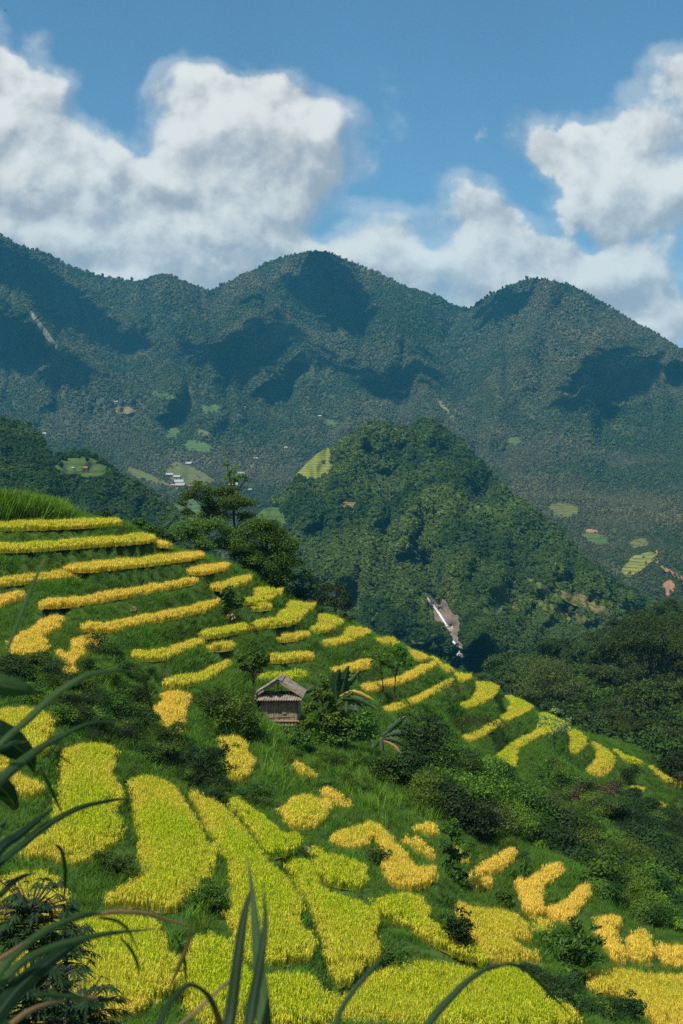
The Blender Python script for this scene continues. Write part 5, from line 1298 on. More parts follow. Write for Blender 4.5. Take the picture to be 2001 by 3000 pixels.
# ------------------------------------------------------------------ labels that single each tree and bush out
LAND = [('the stone in the grass', 704, 1950), ('the vine covered stump', 1035, 1960), ('the slender white leaved tree', 1275, 1740), ('the big dark bush', 985, 1700), ('the lower banana plant', 885, 1690),
        ('the wide sunlit bush', 1120, 1820), ('the small round rice plot', 1390, 1820), ('the S shaped field', 1200, 1690), ('the thin bare tree', 1308, 1830), ('the broad leaved tree', 1325, 2170), ('the vivid yellow plot', 1130, 2130),
        ('the grey roofed hut', 1375, 1495), ('the bamboo mound', 1440, 1690), ('the pale trunked tree', 1492, 1620), ('the round olive tree', 1265, 1570), ('the far right rice slivers', 1440, 1770), ('the ridge slivers', 1040, 1560),
        ('the waterfall', 1040, 1500), ('the slanting plots', 1230, 2000), ('the right golden plots', 1500, 2130), ('the hanging golden arm', 395, 1640), ('the kidney shaped plot', 80, 1450), ('the hook shaped plot', 190, 1490),
        ('the leaf shaped plot', 330, 1800), ('the scalloped plot', 200, 1740), ('the half green plot', 60, 1640), ('the hut', 640, 1640), ('the feathery shrub', 490, 1740), ('the bright squarish plot', 700, 1860), ('the golden arch', 880, 1910),
        ('the long middle plot', 470, 1860), ('the thin golden strip', 1290, 1900), ('the right picture edge', 1560, 1960), ('the right edge wood', 1560, 1480), ('the dried bank', 1230, 2200), ('the corner plot', 1420, 2340)]
def rel(u, v, lu, lv):
    dx_, dy_ = u - lu, (v - lv) * 1.3
    if abs(dx_) > abs(dy_): return 'right of' if dx_ > 0 else 'left of'
    return 'below' if dy_ > 0 else 'above'
ORD = ['first', 'second', 'third', 'fourth', 'fifth', 'sixth', 'seventh', 'eighth', 'ninth', 'tenth', 'eleventh', 'twelfth', 'thirteenth', 'fourteenth']
def single_out(items):
    """items: (object, u, v, description): label each by its look, the nearest landmark and its rank from the left there"""
    groups = {}
    for o, u, v, ds in items:
        nm, lu, lv = min(LAND, key=lambda L_: (u - L_[1]) ** 2 + 1.6 * (v - L_[2]) ** 2)
        groups.setdefault((ds, rel(u, v, lu, lv), nm), []).append((u, o))
    for (ds, r_, nm), g_ in groups.items():
        g_.sort(key=lambda q: q[0]); n_ = len(g_)
        for i, (u, o) in enumerate(g_):
            if len(ds.split()) > 4: ds = ds.replace(' with layered crown', '')
            if n_ == 1: s_ = f'{ds} {r_} {nm}'
            elif i == 0: s_ = f'{ds} {r_} {nm}, leftmost there'
            elif i == n_ - 1: s_ = f'{ds} {r_} {nm}, rightmost there'
            else: s_ = f'{ds} {r_} {nm}, {ORD[min(i, 13)]} from the left there'
            o['label'] = s_
single_out(TAGGED)
# ------------------------------------------------------------------ banana plants and other blades
def blade(name, path, d0, d1, wid, m, parent=None, fold=0.25, twist=0.0, seg=18, org=(0, 0, 0), ragged=0.0, seed=0, bulge=0.0):
    """leaf along a path of display pixels at distances d0..d1; wid in display px along its length"""
    c = line_pts(path, seg); n = len(c); t = np.linspace(0, 1, n)
    d = d0 + (d1 - d0) * t + bulge * np.sin(math.pi * t)
    P = pt(c[:, 0] * 1.27615, c[:, 1] * 1.27615, d)
    tg = np.gradient(P, axis=0); tg /= np.linalg.norm(tg, axis=1)[:, None]
    view = P / np.linalg.norm(P, axis=1)[:, None]
    sd = np.cross(tg, view); sd /= np.linalg.norm(sd, axis=1)[:, None] + 1e-9
    nv = np.cross(sd, tg)
    tw = twist * t if np.isscalar(twist) else np.interp(t, np.linspace(0, 1, len(twist)), twist)
    sdr = sd * np.cos(tw)[:, None] + nv * np.sin(tw)[:, None]; nr = nv * np.cos(tw)[:, None] - sd * np.sin(tw)[:, None]
    ww = (np.interp(t, np.linspace(0, 1, len(wid)), wid) / 3265 * d)[:, None]
    r = np.random.default_rng(seed)
    rag = 1 + ragged * r.uniform(-1, .3, (n, 2))
    V = np.stack([P - sdr * ww * .5 * rag[:, :1] + nr * ww * fold, P - sdr * ww * .22 + nr * ww * fold * .3, P, P + sdr * ww * .22 + nr * ww * fold * .3, P + sdr * ww * .5 * rag[:, 1:] + nr * ww * fold], 1).reshape(-1, 3) - np.array(org)
    ix = np.arange(5 * n).reshape(n, 5)
    Q = np.stack([ix[:-1, :-1], ix[1:, :-1], ix[1:, 1:], ix[:-1, 1:]], -1).reshape(-1, 4)
    return link(name, mesh(name, V, Q, [m], {'rnd': np.tile([0.35, .4, 1.0, .4, .35], n), 'across': np.tile([-1, -.45, 0, .45, 1.0], n), 'along': np.repeat(t, 5)}, smooth=True), parent)

M['banana_yellow'] = foliage('yellowed_banana_leaf', (0.40, 0.22, 0.02), (0.50, 0.34, 0.05), .3, .5, .3, .2)
def blade_mat(name, ca, cb, tip):
    m, t = mat(name)
    ac = t.new('ShaderNodeAttribute', attribute_name='across').outputs['Fac']; al = t.new('ShaderNodeAttribute', attribute_name='along').outputs['Fac']
    pos = t.new('ShaderNodeNewGeometry').outputs['Position']
    vein = t.m('ADD', t.m('MULTIPLY', t.m('SINE', t.m('MULTIPLY', ac, 46.0)), 0.5), 0.5)
    rib = t.rng(t.m('ABSOLUTE', ac), 0.10, 0.0)
    n = t.rng(t.noise(pos, 14, 5, 0.6), 0.35, 0.7)
    c = t.mix(t.m('MULTIPLY', vein, 0.45), ca, cb); c = t.mix(t.m('MULTIPLY', n, 0.5), c, tuple(x * 0.55 for x in ca)); c = t.mix(t.m('MULTIPLY', rib, 0.7), c, (0.16, 0.20, 0.09))
    br = t.m('ADD', t.m('MULTIPLY', al, 1.0), t.m('ADD', t.m('MULTIPLY', t.noise(pos, 9, 4, 0.6), 0.5), t.m('MULTIPLY', t.m('ABSOLUTE', ac), 0.12)))
    c = t.mix(t.rng(br, 1.18, 1.32), c, tip)
    p = t.new('ShaderNodeBsdfPrincipled'); t.l.new(c, p.inputs['Base Color']); p.inputs['Roughness'].default_value = .5; p.inputs['Specular IOR Level'].default_value = .22
    b = t.new('ShaderNodeBump'); b.inputs['Strength'].default_value = .35; b.inputs['Distance'].default_value = .002; t.l.new(vein, b.inputs['Height']); t.l.new(b.outputs[0], p.inputs['Normal'])
    tr = t.new('ShaderNodeBsdfTranslucent'); t.l.new(t.mix(1.0, c, (1.3, 1.3, .5), 'MULTIPLY'), tr.inputs[0])
    mx = t.new('ShaderNodeMixShader'); mx.inputs[0].default_value = .38
    t.l.new(p.outputs[0], mx.inputs[1]); t.l.new(tr.outputs[0], mx.inputs[2]); t.l.new(mx.outputs[0], t.out.inputs[0])
    return m
M['banana'] = blade_mat('banana_leaf', (0.018, 0.055, 0.016), (0.055, 0.125, 0.03), (0.25, 0.16, 0.06))
M['maize'] = blade_mat('maize_leaf', (0.038, 0.090, 0.026), (0.10, 0.175, 0.055), (0.22, 0.14, 0.06))
M['maize_dark'] = blade_mat('dark_maize_leaf', (0.012, 0.038, 0.013), (0.030, 0.072, 0.022), (0.10, 0.07, 0.03))  # darker copy of the maize leaf: backlit shade of upright blades put into colour
M['cassava'] = foliage('cassava_leaf', (0.006, 0.020, 0.008), (0.022, 0.050, 0.015), .18, .5, .15, .2)
M['maize_dry'] = blade_mat('dry_maize_leaf', (0.30, 0.19, 0.09), (0.46, 0.32, 0.17), (0.30, 0.18, 0.08))

def banana(label, u, vb, leaves, stems, seed):
    P = on_hill(u, vb); t = thing('banana_plant', label, 'banana plant', tuple(P)); d = P[1]; k = px2(d)
    for x, h_, rr in stems:
        mb = MB(); mb.tube(line_pts([(x * k, 0, -.4), (x * k, 0, h_ * k * .5), (x * k * 1.1, 0, h_ * k)], 8), np.linspace(rr * k, rr * k * .5, 8), 8)
        link('stem', mb.me('stem', [M['banana']], True), t)
    for i, (path, wid, dd, m) in enumerate(leaves):
        o = blade('leaf', path, d, d + dd, wid, M[m], t, .22, 0, 26, P, .5, seed + i)
        if m == 'banana_yellow': o['label'] = 'yellowed drooping leaf'
        if m == 'leaf_dry': o['label'] = 'dry brown leaf'
banana('taller banana plant with one yellowed leaf, right of the hut', 792, 1665,
       [([(775, 1620), (770, 1570), (780, 1535)], [12, 34, 38, 26, 4], -.5, 'banana'), ([(778, 1600), (800, 1570), (822, 1542)], [6, 20, 24, 18, 3], .6, 'banana'), ([(776, 1600), (815, 1588), (858, 1606)], [4, 9, 10, 8, 3], -.8, 'banana_yellow'),
        ([(778, 1605), (820, 1604), (864, 1626)], [5, 18, 22, 16, 3], -1, 'banana'), ([(790, 1625), (815, 1630), (835, 1660)], [10, 34, 36, 24, 4], -1.2, 'banana'), ([(770, 1600), (745, 1565), (735, 1545)], [4, 10, 12, 9, 2], 1, 'banana'),
        ([(770, 1610), (735, 1580), (690, 1592)], [5, 16, 22, 18, 4], -.6, 'banana'), ([(768, 1610), (755, 1580), (752, 1552)], [4, 16, 20, 12, 3], .5, 'banana'), ([(782, 1610), (790, 1560), (800, 1528)], [6, 24, 28, 20, 3], -.2, 'banana'), ([(768, 1605), (758, 1572), (764, 1538)], [5, 18, 22, 16, 3], .4, 'banana'), ([(785, 1612), (812, 1612), (842, 1640)], [6, 20, 22, 16, 3], -.5, 'banana')], [(-12, 60, 7), (4, 70, 7)], 600)
banana('lower banana plant with a star of drooping leaves', 882, 1740,
       [([(878, 1690), (905, 1665), (932, 1644)], [5, 16, 20, 15, 3], .5, 'banana'), ([(880, 1692), (920, 1683), (965, 1690)], [5, 16, 18, 13, 3], -.3, 'banana'), ([(880, 1696), (915, 1702), (960, 1732)], [5, 15, 17, 12, 3], -.8, 'banana'),
        ([(878, 1700), (905, 1712), (930, 1742)], [4, 8, 9, 7, 2], -1, 'leaf_dry'), ([(872, 1690), (845, 1664), (816, 1658)], [5, 18, 22, 16, 3], -.4, 'banana'), ([(872, 1688), (860, 1660), (858, 1640)], [4, 14, 16, 10, 2], .8, 'banana'), ([(874, 1700), (858, 1715), (850, 1742)], [4, 12, 14, 10, 2], -.8, 'banana')],
       [(-6, 48, 7)], 640)

# ------------------------------------------------------------------ hut on stilts
M['wood'] = rough_mat('weathered_wood', [(0.13, 0.085, 0.052), (0.28, 0.20, 0.13), (0.42, 0.32, 0.215)], 3.0, .85, .3, stretch=(4, 4, .6))
M['wood_dark'] = rough_mat('dark_wood', [(0.07, 0.05, 0.035), (0.13, 0.095, 0.07)], 3.0, .85, .3, stretch=(4, 4, .6))
M['sheet'] = rough_mat('old_cement_sheet', [(0.09, 0.075, 0.058), (0.22, 0.185, 0.145), (0.33, 0.285, 0.23)], 2.2, .9, .3)
HP_ = on_hill(640, 1676); hut = thing('hut', 'small weathered wooden hut on stilts with a corrugated awning', 'hut', tuple(HP_ + [0, 0, .35]), None, math.radians(-3))
hk = HP_[1] / 106.0
hut.scale = (hk,) * 3
def part(name, m, fn, parent=hut, label=None):
    mb = MB(); fn(mb); o = link(name, mb.me(name, [M[m]]), parent)
    if label: o['label'] = label
    return o
RX = lambda a: np.array(Matrix.Rotation(a, 3, 'X')); RY = lambda a: np.array(Matrix.Rotation(a, 3, 'Y')); RZ = lambda a: np.array(Matrix.Rotation(a, 3, 'Z'))
for x in (-1.42, 0.0, 1.38):
    for y in (0.05, 2.35): part('post', 'wood_dark', lambda b: b.tube([(x, y, -2.2), (x + .02, y, 0), (x, y, 2.3)], [.07, .065, .055], 7))
part('floor', 'wood_dark', lambda b: b.box((0, 1.2, .28), (3.0, 2.5, .07)))
part('floor_beam', 'wood', lambda b: b.tube([(-1.75, -.10, .30), (0, -.11, .325), (1.55, -.10, .33)], [.05, .055, .05], 7))
part('floor_beam', 'wood', lambda b: b.tube([(-1.5, -.12, -.02), (0, -.12, .0), (1.75, -.12, .02)], [.04, .045, .04], 7))
xs = np.linspace(-1.36, 1.36, 15)
for i, (a, c) in enumerate(zip(xs[:-1], xs[1:])):
    w_ = (c - a) * .93; top = 2.22 - rng.uniform(0, .06)
    part('wall_plank', 'wood', lambda b: b.box(((a + c) / 2, rng.uniform(-.015, .02), (top + .36) / 2), (w_, .03, top - .36), RY(rng.normal(0, .012))))
for i in range(3): part('rail', 'wood', lambda b: b.box((-.1 + .05 * i, -.035, .62 + .52 * i), (2.5 - .4 * i, .03, .05), RY(rng.normal(0, .02))))
part('patch_board', 'wood', lambda b: b.box((-1.0, -.05, 1.25), (.33, .025, .62), RY(.02))); part('patch_board', 'wood', lambda b: b.box((.42, -.05, 1.1), (.34, .025, .5), RY(-.02)))
for i, x in enumerate(np.linspace(-1.15, 1.25, 11)): part('floor_slat', 'wood', lambda b: b.box((x, -.07, .15), (.17, .02, .22), RY(rng.normal(0, .05))))
for sx in (-1, 1):
    for y in np.linspace(.15, 2.3, 8): part('wall_plank', 'wood', lambda b: b.box((sx * 1.43, y, 1.28), (.03, .27, 1.86)))
for x in np.linspace(-1.3, 1.3, 10): part('wall_plank', 'wood', lambda b: b.box((x, 2.4, 1.28), (.27, .03, 1.86)))
AP, EV, HW = 3.36, 2.22, 1.85
pitch = math.atan2(AP - EV, HW); sl_ = math.hypot(AP - EV, HW)
def roof_side(sx):
    for r_ in range(3):
        for c_ in range(4):
            f0 = (r_ + .5) / 3; y = -.28 + (c_ + .5) * .80
            part('roof_sheet', 'sheet', lambda b: b.box((sx * HW * f0, y, AP - (AP - EV) * f0 + .035 + .018 * (2 - r_) + rng.uniform(0, .01)), (sl_ / 3 * 1.08, .79, .03), RY(sx * pitch + rng.normal(0, .008))))
for sx in (-1, 1):
    roof_side(sx)
    part('barge_board', 'wood', lambda b: b.box((sx * HW * .5, -.31, AP - (AP - EV) * .5 - .04), (sl_ * 1.02, .04, .14), RY(sx * pitch)))
    for y in (0.02, 1.2, 2.4): part('rafter', 'wood_dark', lambda b: b.box((sx * HW * .5, y, AP - (AP - EV) * .5 - .06), (sl_, .07, .08), RY(sx * pitch)))
part('ridge_cap', 'sheet', lambda b: [b.box((s_ * .12, 1.3, AP + .06), (.30, 3.26, .035), RY(s_ * pitch * .9)) for s_ in (-1, 1)])
part('king_post', 'wood_dark', lambda b: b.box((-.05, .02, 2.75), (.09, .08, 1.05)))
part('tie_beam', 'wood_dark', lambda b: b.tube([(-1.6, .02, 2.28), (1.6, .02, 2.30)], [.05, .05], 7))
part('cross_stick', 'wood', lambda b: b.tube([(-.85, .02, 2.45), (-.1, .02, 2.55)], [.025, .02], 6)); part('cross_stick', 'wood', lambda b: b.tube([(-.35, .03, 2.3), (-.3, .03, 2.95)], [.025, .02], 6))
def awning(x0, x1, lift, tilt):
    n = 60; xx = np.linspace(x0, x1, n); V = []
    for j, (y, z) in enumerate(((.06, 2.30), (-.18, 2.16), (-.38, 2.02), (-.50, 1.94))):
        w_ = .035 * np.sin(xx * 2 * math.pi / .19) + tilt * (xx - x0)
        V.append(np.stack([xx, np.full(n, y), z + w_ + lift], -1))
    top = np.concatenate(V); bot = top - [0, 0, .012]; Vv = np.concatenate([top, bot]); k4 = 4
    ix = np.arange(4 * n).reshape(4, n); Q = np.stack([ix[:-1, :-1], ix[:-1, 1:], ix[1:, 1:], ix[1:, :-1]], -1).reshape(-1, 4)
    link('awning_sheet', mesh('awning_sheet', Vv, np.concatenate([Q, Q[:, ::-1] + 4 * n]), [M['sheet']]), hut)
for i, (a, c) in enumerate(((-1.78, -.55), (-.60, .62), (.57, 1.74))): awning(a, c, .012 * i, rng.normal(0, .012))
part('awning_rail', 'wood_dark', lambda b: b.tube([(-1.7, -.44, 1.92), (1.7, -.44, 1.93)], [.03, .03], 6))
for x in (-1.4, 1.4): part('bracket', 'wood_dark', lambda b: b.tube([(x, 0, 1.45), (x, -.42, 1.9)], [.03, .03], 6))

# ------------------------------------------------------------------ houses across the valley
HM = {}
def hmat(nm, c):
    if nm not in HM: HM[nm] = rough_mat('house_' + nm, [tuple(x * .8 for x in c), c], .6, .7, space='World')
    return HM[nm]
def house(label, sheet, u, v, wpx, roof, wallc, yaw, dep=.8, hgt=.42, pitch_=.32):
    P = sheet.at(u, v, 4.0); k = px2(P[1]); w_ = wpx * k; dp = w_ * dep; hh = w_ * hgt; rh = w_ * dep * pitch_
    t = thing('house', label, 'house', tuple(P), None, yaw)
    wm = hmat(wallc[0], wallc[1]); rm = hmat(roof[0], roof[1])
    mb = MB(); x, y = w_ / 2, dp / 2
    V = [(-x, -y, -3), (x, -y, -3), (x, y, -3), (-x, y, -3), (-x, -y, hh), (x, -y, hh), (x, y, hh), (-x, y, hh), (-x, 0, hh + rh), (x, 0, hh + rh)]
    mb.add(V, [(0, 1, 5, 4), (2, 3, 7, 6), (1, 2, 6, 5), (3, 0, 4, 7)], [(5, 6, 9), (7, 4, 8)]); link('wall', mb.me('wall', [wm]), t)
    mb = MB(); a = math.atan2(rh, y); L = math.hypot(rh, y) * 1.25
    for s_ in (-1, 1):
        mb.box((0, s_ * y * .56, hh + rh * .5 - .05 * rh + .12), (w_ * 1.12, L, .12), RX(-s_ * a))
    link('roof', mb.me('roof', [rm]), t)
    mb = MB(); mb.box((w_ * .05, -y - .03, hh * .38), (w_ * .16, .08, hh * .76)); link('door', mb.me('door', [hmat('dark', (.05, .045, .04))]), t)
    for s_ in (-.3, .34):
        mb = MB(); mb.box((w_ * s_, -y - .03, hh * .55), (w_ * .13, .08, hh * .35)); link('window', mb.me('window', [hmat('dark', (.05, .045, .04))]), t)
white = ('white', (.34, .35, .35)); grey = ('grey', (.30, .31, .32)); wood = ('timber', (.16, .12, .09)); red = ('red', (.42, .12, .07)); rust = ('rust', (.34, .20, .14)); pale = ('pale', (.32, .30, .27))
house('little house with a red roof on the smooth green pasture', LEFT, 195, 1079, 11, red, wood, .2)
house('tiny white hut left of the red roofed house', LEFT, 168, 1077, 6, white, wood, -.2)
house('white roofed hut high in the woods at the left', MOUNT, 104, 1000, 11, white, wood, .3)
house('grey roofed house at the upper edge of the olive slope', MOUNT, 434, 1070, 14, ('bluegrey', (.30, .32, .35)), wood, -.35)
house('white roofed house, upper left one of the hamlet', MOUNT, 389, 1096, 15, white, wood, .1)
house('grey house in the middle of the hamlet', MOUNT, 407, 1101, 15, grey, pale, -.2)
house('longest white roofed house of the hamlet', MOUNT, 411, 1114, 19, white, wood, .05)
house('pale low house at the bottom of the hamlet', MOUNT, 414, 1122, 20, pale, rust, -.1)
house('rust roofed house at the right end of the hamlet', MOUNT, 440, 1122, 14, rust, pale, .3)
house('dark shed apart at the left of the hamlet', MOUNT, 345, 1106, 8, ('slate', (.12, .12, .13)), wood, .4)
house('house with grey roof behind the tall thin tree', MOUNT, 536, 1120, 18, ('bluegrey', (.30, .32, .35)), wood, 0)
house('house with dull roof just above the one behind the tall thin tree', MOUNT, 553, 1093, 14, grey, pale, .2)
house('small pale house right of the tall thin tree', MOUNT, 575, 1128, 9, pale, pale, -.5)
house('tiny grey house in the woods above the airy trees', MOUNT, 587, 1056, 9, grey, wood, .3)
house('white cottage on the far slope under the middle peak', MOUNT, 734, 958, 7, white, wood, 0)
house('straw coloured hut beside the straw yellow field', MOUNT, 266, 926, 8, pale, wood, .2)
house('small red roofed hut in the far woods, right of the grassy clearing', MOUNT, 560, 938, 7, red, wood, .1)
house('little white hut below the tiny grey house in the woods', MOUNT, 579, 1074, 7, white, wood, .2)
house('tiny hut on the small green field above the village', MOUNT, 393, 1018, 6, grey, wood, .1)
house('pale house beside the top of the triangular terraces', MOUNT, 657, 1031, 8, pale, wood, -.2)
house('small dark roofed house on the olive slope right of the hamlet', MOUNT, 458, 1098, 9, ('slate', (.12, .12, .13)), pale, .2)
house('brown roofed house at the lower left of the hamlet', MOUNT, 397, 1118, 10, rust, wood, -.3)
house('lone grey roofed hut among the trees of the right slope', NEAR, 1374, 1498, 20, ('taupe', (.45, .40, .38)), wood, -.15, .6, .3)

# ------------------------------------------------------------------ stones, bare soil
def stone(label, u, v, w_, m, name='stone', sq=.8):
    P = on_hill(u, v); k = px2(P[1]) * w_ / 2
    th, ph = np.meshgrid(np.linspace(0, 2 * math.pi, 13)[:-1], np.linspace(.05, math.pi - .05, 8))
    r_ = k * (1 + .18 * rng.normal(size=th.shape)); ix = np.arange(96).reshape(8, 12); ix = np.concatenate([ix, ix[:, :1]], 1)
    V = np.stack([r_ * np.sin(ph) * np.cos(th), r_ * np.sin(ph) * np.sin(th), sq * r_ * np.cos(ph) + k * .5], -1).reshape(-1, 3)
    tag(link(name, mesh(name, V, np.stack([ix[:-1, :-1], ix[1:, :-1], ix[1:, 1:], ix[:-1, 1:]], -1).reshape(-1, 4), [M[m]]), None, tuple(P)), label, 'stone')
stone('grey stone in the grass beside the dull green plot', 704, 1955, 17, 'boulder')
def soil_patch(label, outl, m):
    sp = smooth_poly(outl, 1); uv, T = cdt(sp, 4.0)
    P = np.array([on_hill(u, v, .12) for u, v in uv]); P[:, 2] += .12 + rng.normal(0, .05, len(P))
    tag(link('bare_earth', mesh('bare_earth', P, np.array(T), [M[m]])), label, 'bare earth', None, 'thing')
soil_patch('bare orange soil patch on the grassy bank below the long narrow strip', [(296, 1394), (308, 1390), (315, 1396), (310, 1405), (300, 1404)], 'soil_red')
soil_patch('dry brown earth bank under the vivid yellow plot', [(1212, 2192), (1235, 2180), (1252, 2205), (1250, 2225), (1228, 2215)], 'soil')

# ------------------------------------------------------------------ maize in front of the camera
def maize(label, stalk, d, leaves, seed):
    base = at_d(stalk[0][0], stalk[0][1], d); base[2] = HILL.h(base[0], base[1]) if base[2] < HILL.h(base[0], base[1]) else base[2]
    g0 = np.array([base[0], d, float(HILL.h(base[0], d))])
    t = thing('maize_plant', label, 'maize plant', tuple(g0))
    pts = [(0, 0, 0)] + [tuple(at_d(u, v, d) - g0) for u, v in stalk]
    mb = MB(); c = line_pts(pts, 14); mb.tube(c, np.linspace(.016, .008, len(c)), 8); link('stalk', mb.me('stalk', [M['maize_dark']], True), t)
    for i, (path, wid, da, db, m, *tw) in enumerate(leaves):
        o = blade('leaf', path, d + da, d + db, [q * .85 for q in wid], M[m], t, .18, tw[0] if tw else 0.0, 30, g0, .04, seed + i, tw[1] if len(tw) > 1 else 0.0)
        if m == 'maize_dry': o['label'] = 'dry tan leaf end'
def e(p): return (p[0] * .4464 / 1.27615, (1850 + p[1] * .4464) / 1.27615)
def g_(p): return (p[0] * .4464 / 1.27615, (2300 + p[1] * .4464) / 1.27615)
def h_(p): return ((600 + p[0] * .4464) / 1.27615, (2300 + p[1] * .4464) / 1.27615)
def kk_(p): return ((1300 + p[0] * .4471) / 1.27615, (2300 + p[1] * .4471) / 1.27615)
def a_(p): return (p[0] * .4464 / 1.27615, (1350 + p[1] * .4464) / 1.27615)
def L(f, *p): return [f(q) for q in p]
maize('maize plant at the left edge with long blades arching to the right', [(-130, 2500), (-110, 1900), (-100, 1600)], 2.9, [
    (L(e, (-230, 1020), (0, 740), (180, 580), (350, 420), (560, 290), (750, 256), (860, 266), (935, 285)), [10, 18, 21, 21, 17, 12, 5, 3], 0, .35, 'maize', .5),
    (L(e, (935, 280), (950, 330), (975, 430), (1000, 520), (1022, 585)), [3, 8, 8, 5, 2], .35, .45, 'maize_dark'),
    (L(e, (-260, 1180), (0, 975), (100, 890), (250, 775), (400, 690), (560, 612), (720, 590), (860, 628)), [20, 30, 30, 22, 16, 10, 6, 1], -.1, .5, 'maize'),
    (L(e, (-200, 800), (0, 770), (90, 730), (180, 720)), [10, 14, 12, 3], .1, .3, 'maize'),
    (L(e, (330, 770), (400, 820), (480, 880)), [3, 6, 2], .5, .6, 'maize_dark'),
    (L(e, (260, 890), (310, 980), (360, 1090), (410, 1200)), [3, 9, 9, 2], .4, .5, 'maize_dark'),
    (L(g_, (-250, 740), (-20, 520), (150, 385), (300, 265), (500, 155), (650, 115), (760, 95), (850, 92)), [14, 22, 22, 20, 16, 11, 8, 3], 0, .6, 'maize_dark', [.6, .5, .3, 0]),
    (L(g_, (-200, 700), (0, 420), (120, 330), (260, 220), (350, 150)), [26, 30, 24, 14, 2], .1, .7, 'maize_dark'),
    (L(a_, (30, 1290), (90, 1130), (180, 900), (240, 760), (295, 640)), [4, 11, 11, 9, 2], .5, .8, 'maize'),
    (L(g_, (-120, 760), (0, 720), (70, 650), (150, 600), (240, 575)), [14, 16, 16, 12, 3], .1, .4, 'maize_dark'),
    (L(g_, (355, 385), (400, 425), (425, 520), (428, 640), (418, 770)), [3, 10, 11, 8, 2], .6, .7, 'maize_dark')], 700)
maize('maize plant at the lower left with a dry folded tan leaf end', [(-90, 2600), (-80, 2400), (-60, 2200)], 2.5, [
    (L(g_, (-120, 1400), (20, 1200), (120, 1090), (250, 985), (380, 915), (500, 870), (600, 845), (665, 848)), [24, 26, 24, 22, 20, 18, 12, 8], 0, .3, 'maize'),
    (L(g_, (660, 850), (740, 832), (850, 832), (960, 842), (1050, 868), (1150, 898), (1248, 925)), [10, 14, 15, 12, 8, 8, 5], .3, .42, 'maize_dry'),
    (L(g_, (1252, 930), (1235, 1040), (1200, 1130), (1165, 1210), (1115, 1330)), [4, 10, 13, 11, 3], .42, .5, 'maize_dry'),
    (L(g_, (-60, 1180), (50, 1110), (140, 1050), (190, 1020)), [10, 14, 10, 3], -.1, .05, 'maize_dry'),
    (L(g_, (-150, 1440), (0, 1310), (150, 1160), (350, 1060), (600, 992), (800, 962), (1010, 944)), [22, 24, 24, 22, 17, 11, 3], -.05, .45, 'maize', .35),
    (L(g_, (-150, 1700), (0, 1480), (120, 1330), (280, 1190), (430, 1080), (570, 1008)), [40, 56, 56, 44, 24, 4], -.1, .3, 'maize_dark'),
    (L(g_, (200, 1385), (330, 1375), (480, 1392), (560, 1400)), [6, 13, 13, 10], .2, .3, 'maize'), (L(g_, (470, 1405), (560, 1395), (640, 1398)), [12, 15, 10], .29, .33, 'maize_dry'), (L(g_, (640, 1398), (740, 1410), (870, 1425)), [10, 9, 2], .33, .4, 'maize_dark'),
    (L(g_, (70, 1570), (180, 1490), (300, 1440), (420, 1420)), [16, 17, 12, 3], .1, .25, 'maize_dry'),
    (L(g_, (650, 870), (760, 890), (840, 950), (900, 1080)), [6, 9, 8, 2], .3, .5, 'maize_dark'), (L(g_, (790, 1000), (860, 1080), (905, 1180), (915, 1260)), [4, 9, 8, 2], .4, .5, 'maize_dark'),
    (L(g_, (1150, 985), (1195, 1080), (1215, 1180), (1222, 1310)), [4, 9, 9, 3], .5, .6, 'maize_dark'),
    (L(g_, (560, 1568), (565, 1420), (555, 1300), (548, 1240)), [9, 8, 6, 2], .1, .15, 'maize_dark')], 740)
maize('maize plant at the bottom centre with upright pointed blades', [(560, 2700), (565, 2500), (568, 2400)], 2.2, [
    (L(h_, (120, 1700), (170, 1500), (215, 1150), (260, 850), (312, 645)), [34, 36, 30, 22, 2], 0, .15, 'maize_dark'),
    (L(h_, (400, 1720), (380, 1450), (350, 1150), (325, 850), (300, 620), (268, 420)), [42, 42, 34, 22, 10, 1], .1, .3, 'maize', .25),
    (L(h_, (270, 1720), (310, 1450), (370, 1120), (398, 880), (383, 650)), [30, 34, 24, 14, 1], -.05, .1, 'maize_dark'),
    (L(g_, (1020, 1650), (1080, 1480), (1160, 1370), (1245, 1308), (1330, 1340), (1400, 1430), (1460, 1600)), [14, 18, 18, 15, 18, 20, 22], -.1, .1, 'maize_dark', [0, .2, .9, .4]),
    (L(g_, (1150, 1600), (1320, 1450), (1440, 1340), (1500, 1290), (1540, 1230)), [8, 11, 10, 10, 3], .3, .4, 'maize_dry')], 780)
maize('maize plant hidden below the frame with two blades arching at bottom right', [(900, 2800), (905, 2600), (905, 2450)], 2.4, [
    (L(h_, (830, 1640), (880, 1500), (960, 1370), (1060, 1250), (1140, 1160), (1195, 1090)), [10, 13, 16, 13, 9, 1], 0, .5, 'maize'),
    (L(kk_, (-160, 1640), (-60, 1510), (30, 1410), (150, 1290), (280, 1205), (420, 1170)), [20, 24, 22, 18, 13, 6], 0, .5, 'maize'),
    (L(kk_, (415, 1170), (520, 1200), (620, 1290), (700, 1370), (780, 1450), (880, 1560)), [6, 9, 9, 8, 5, 1], .5, .9, 'maize_dark')], 800)
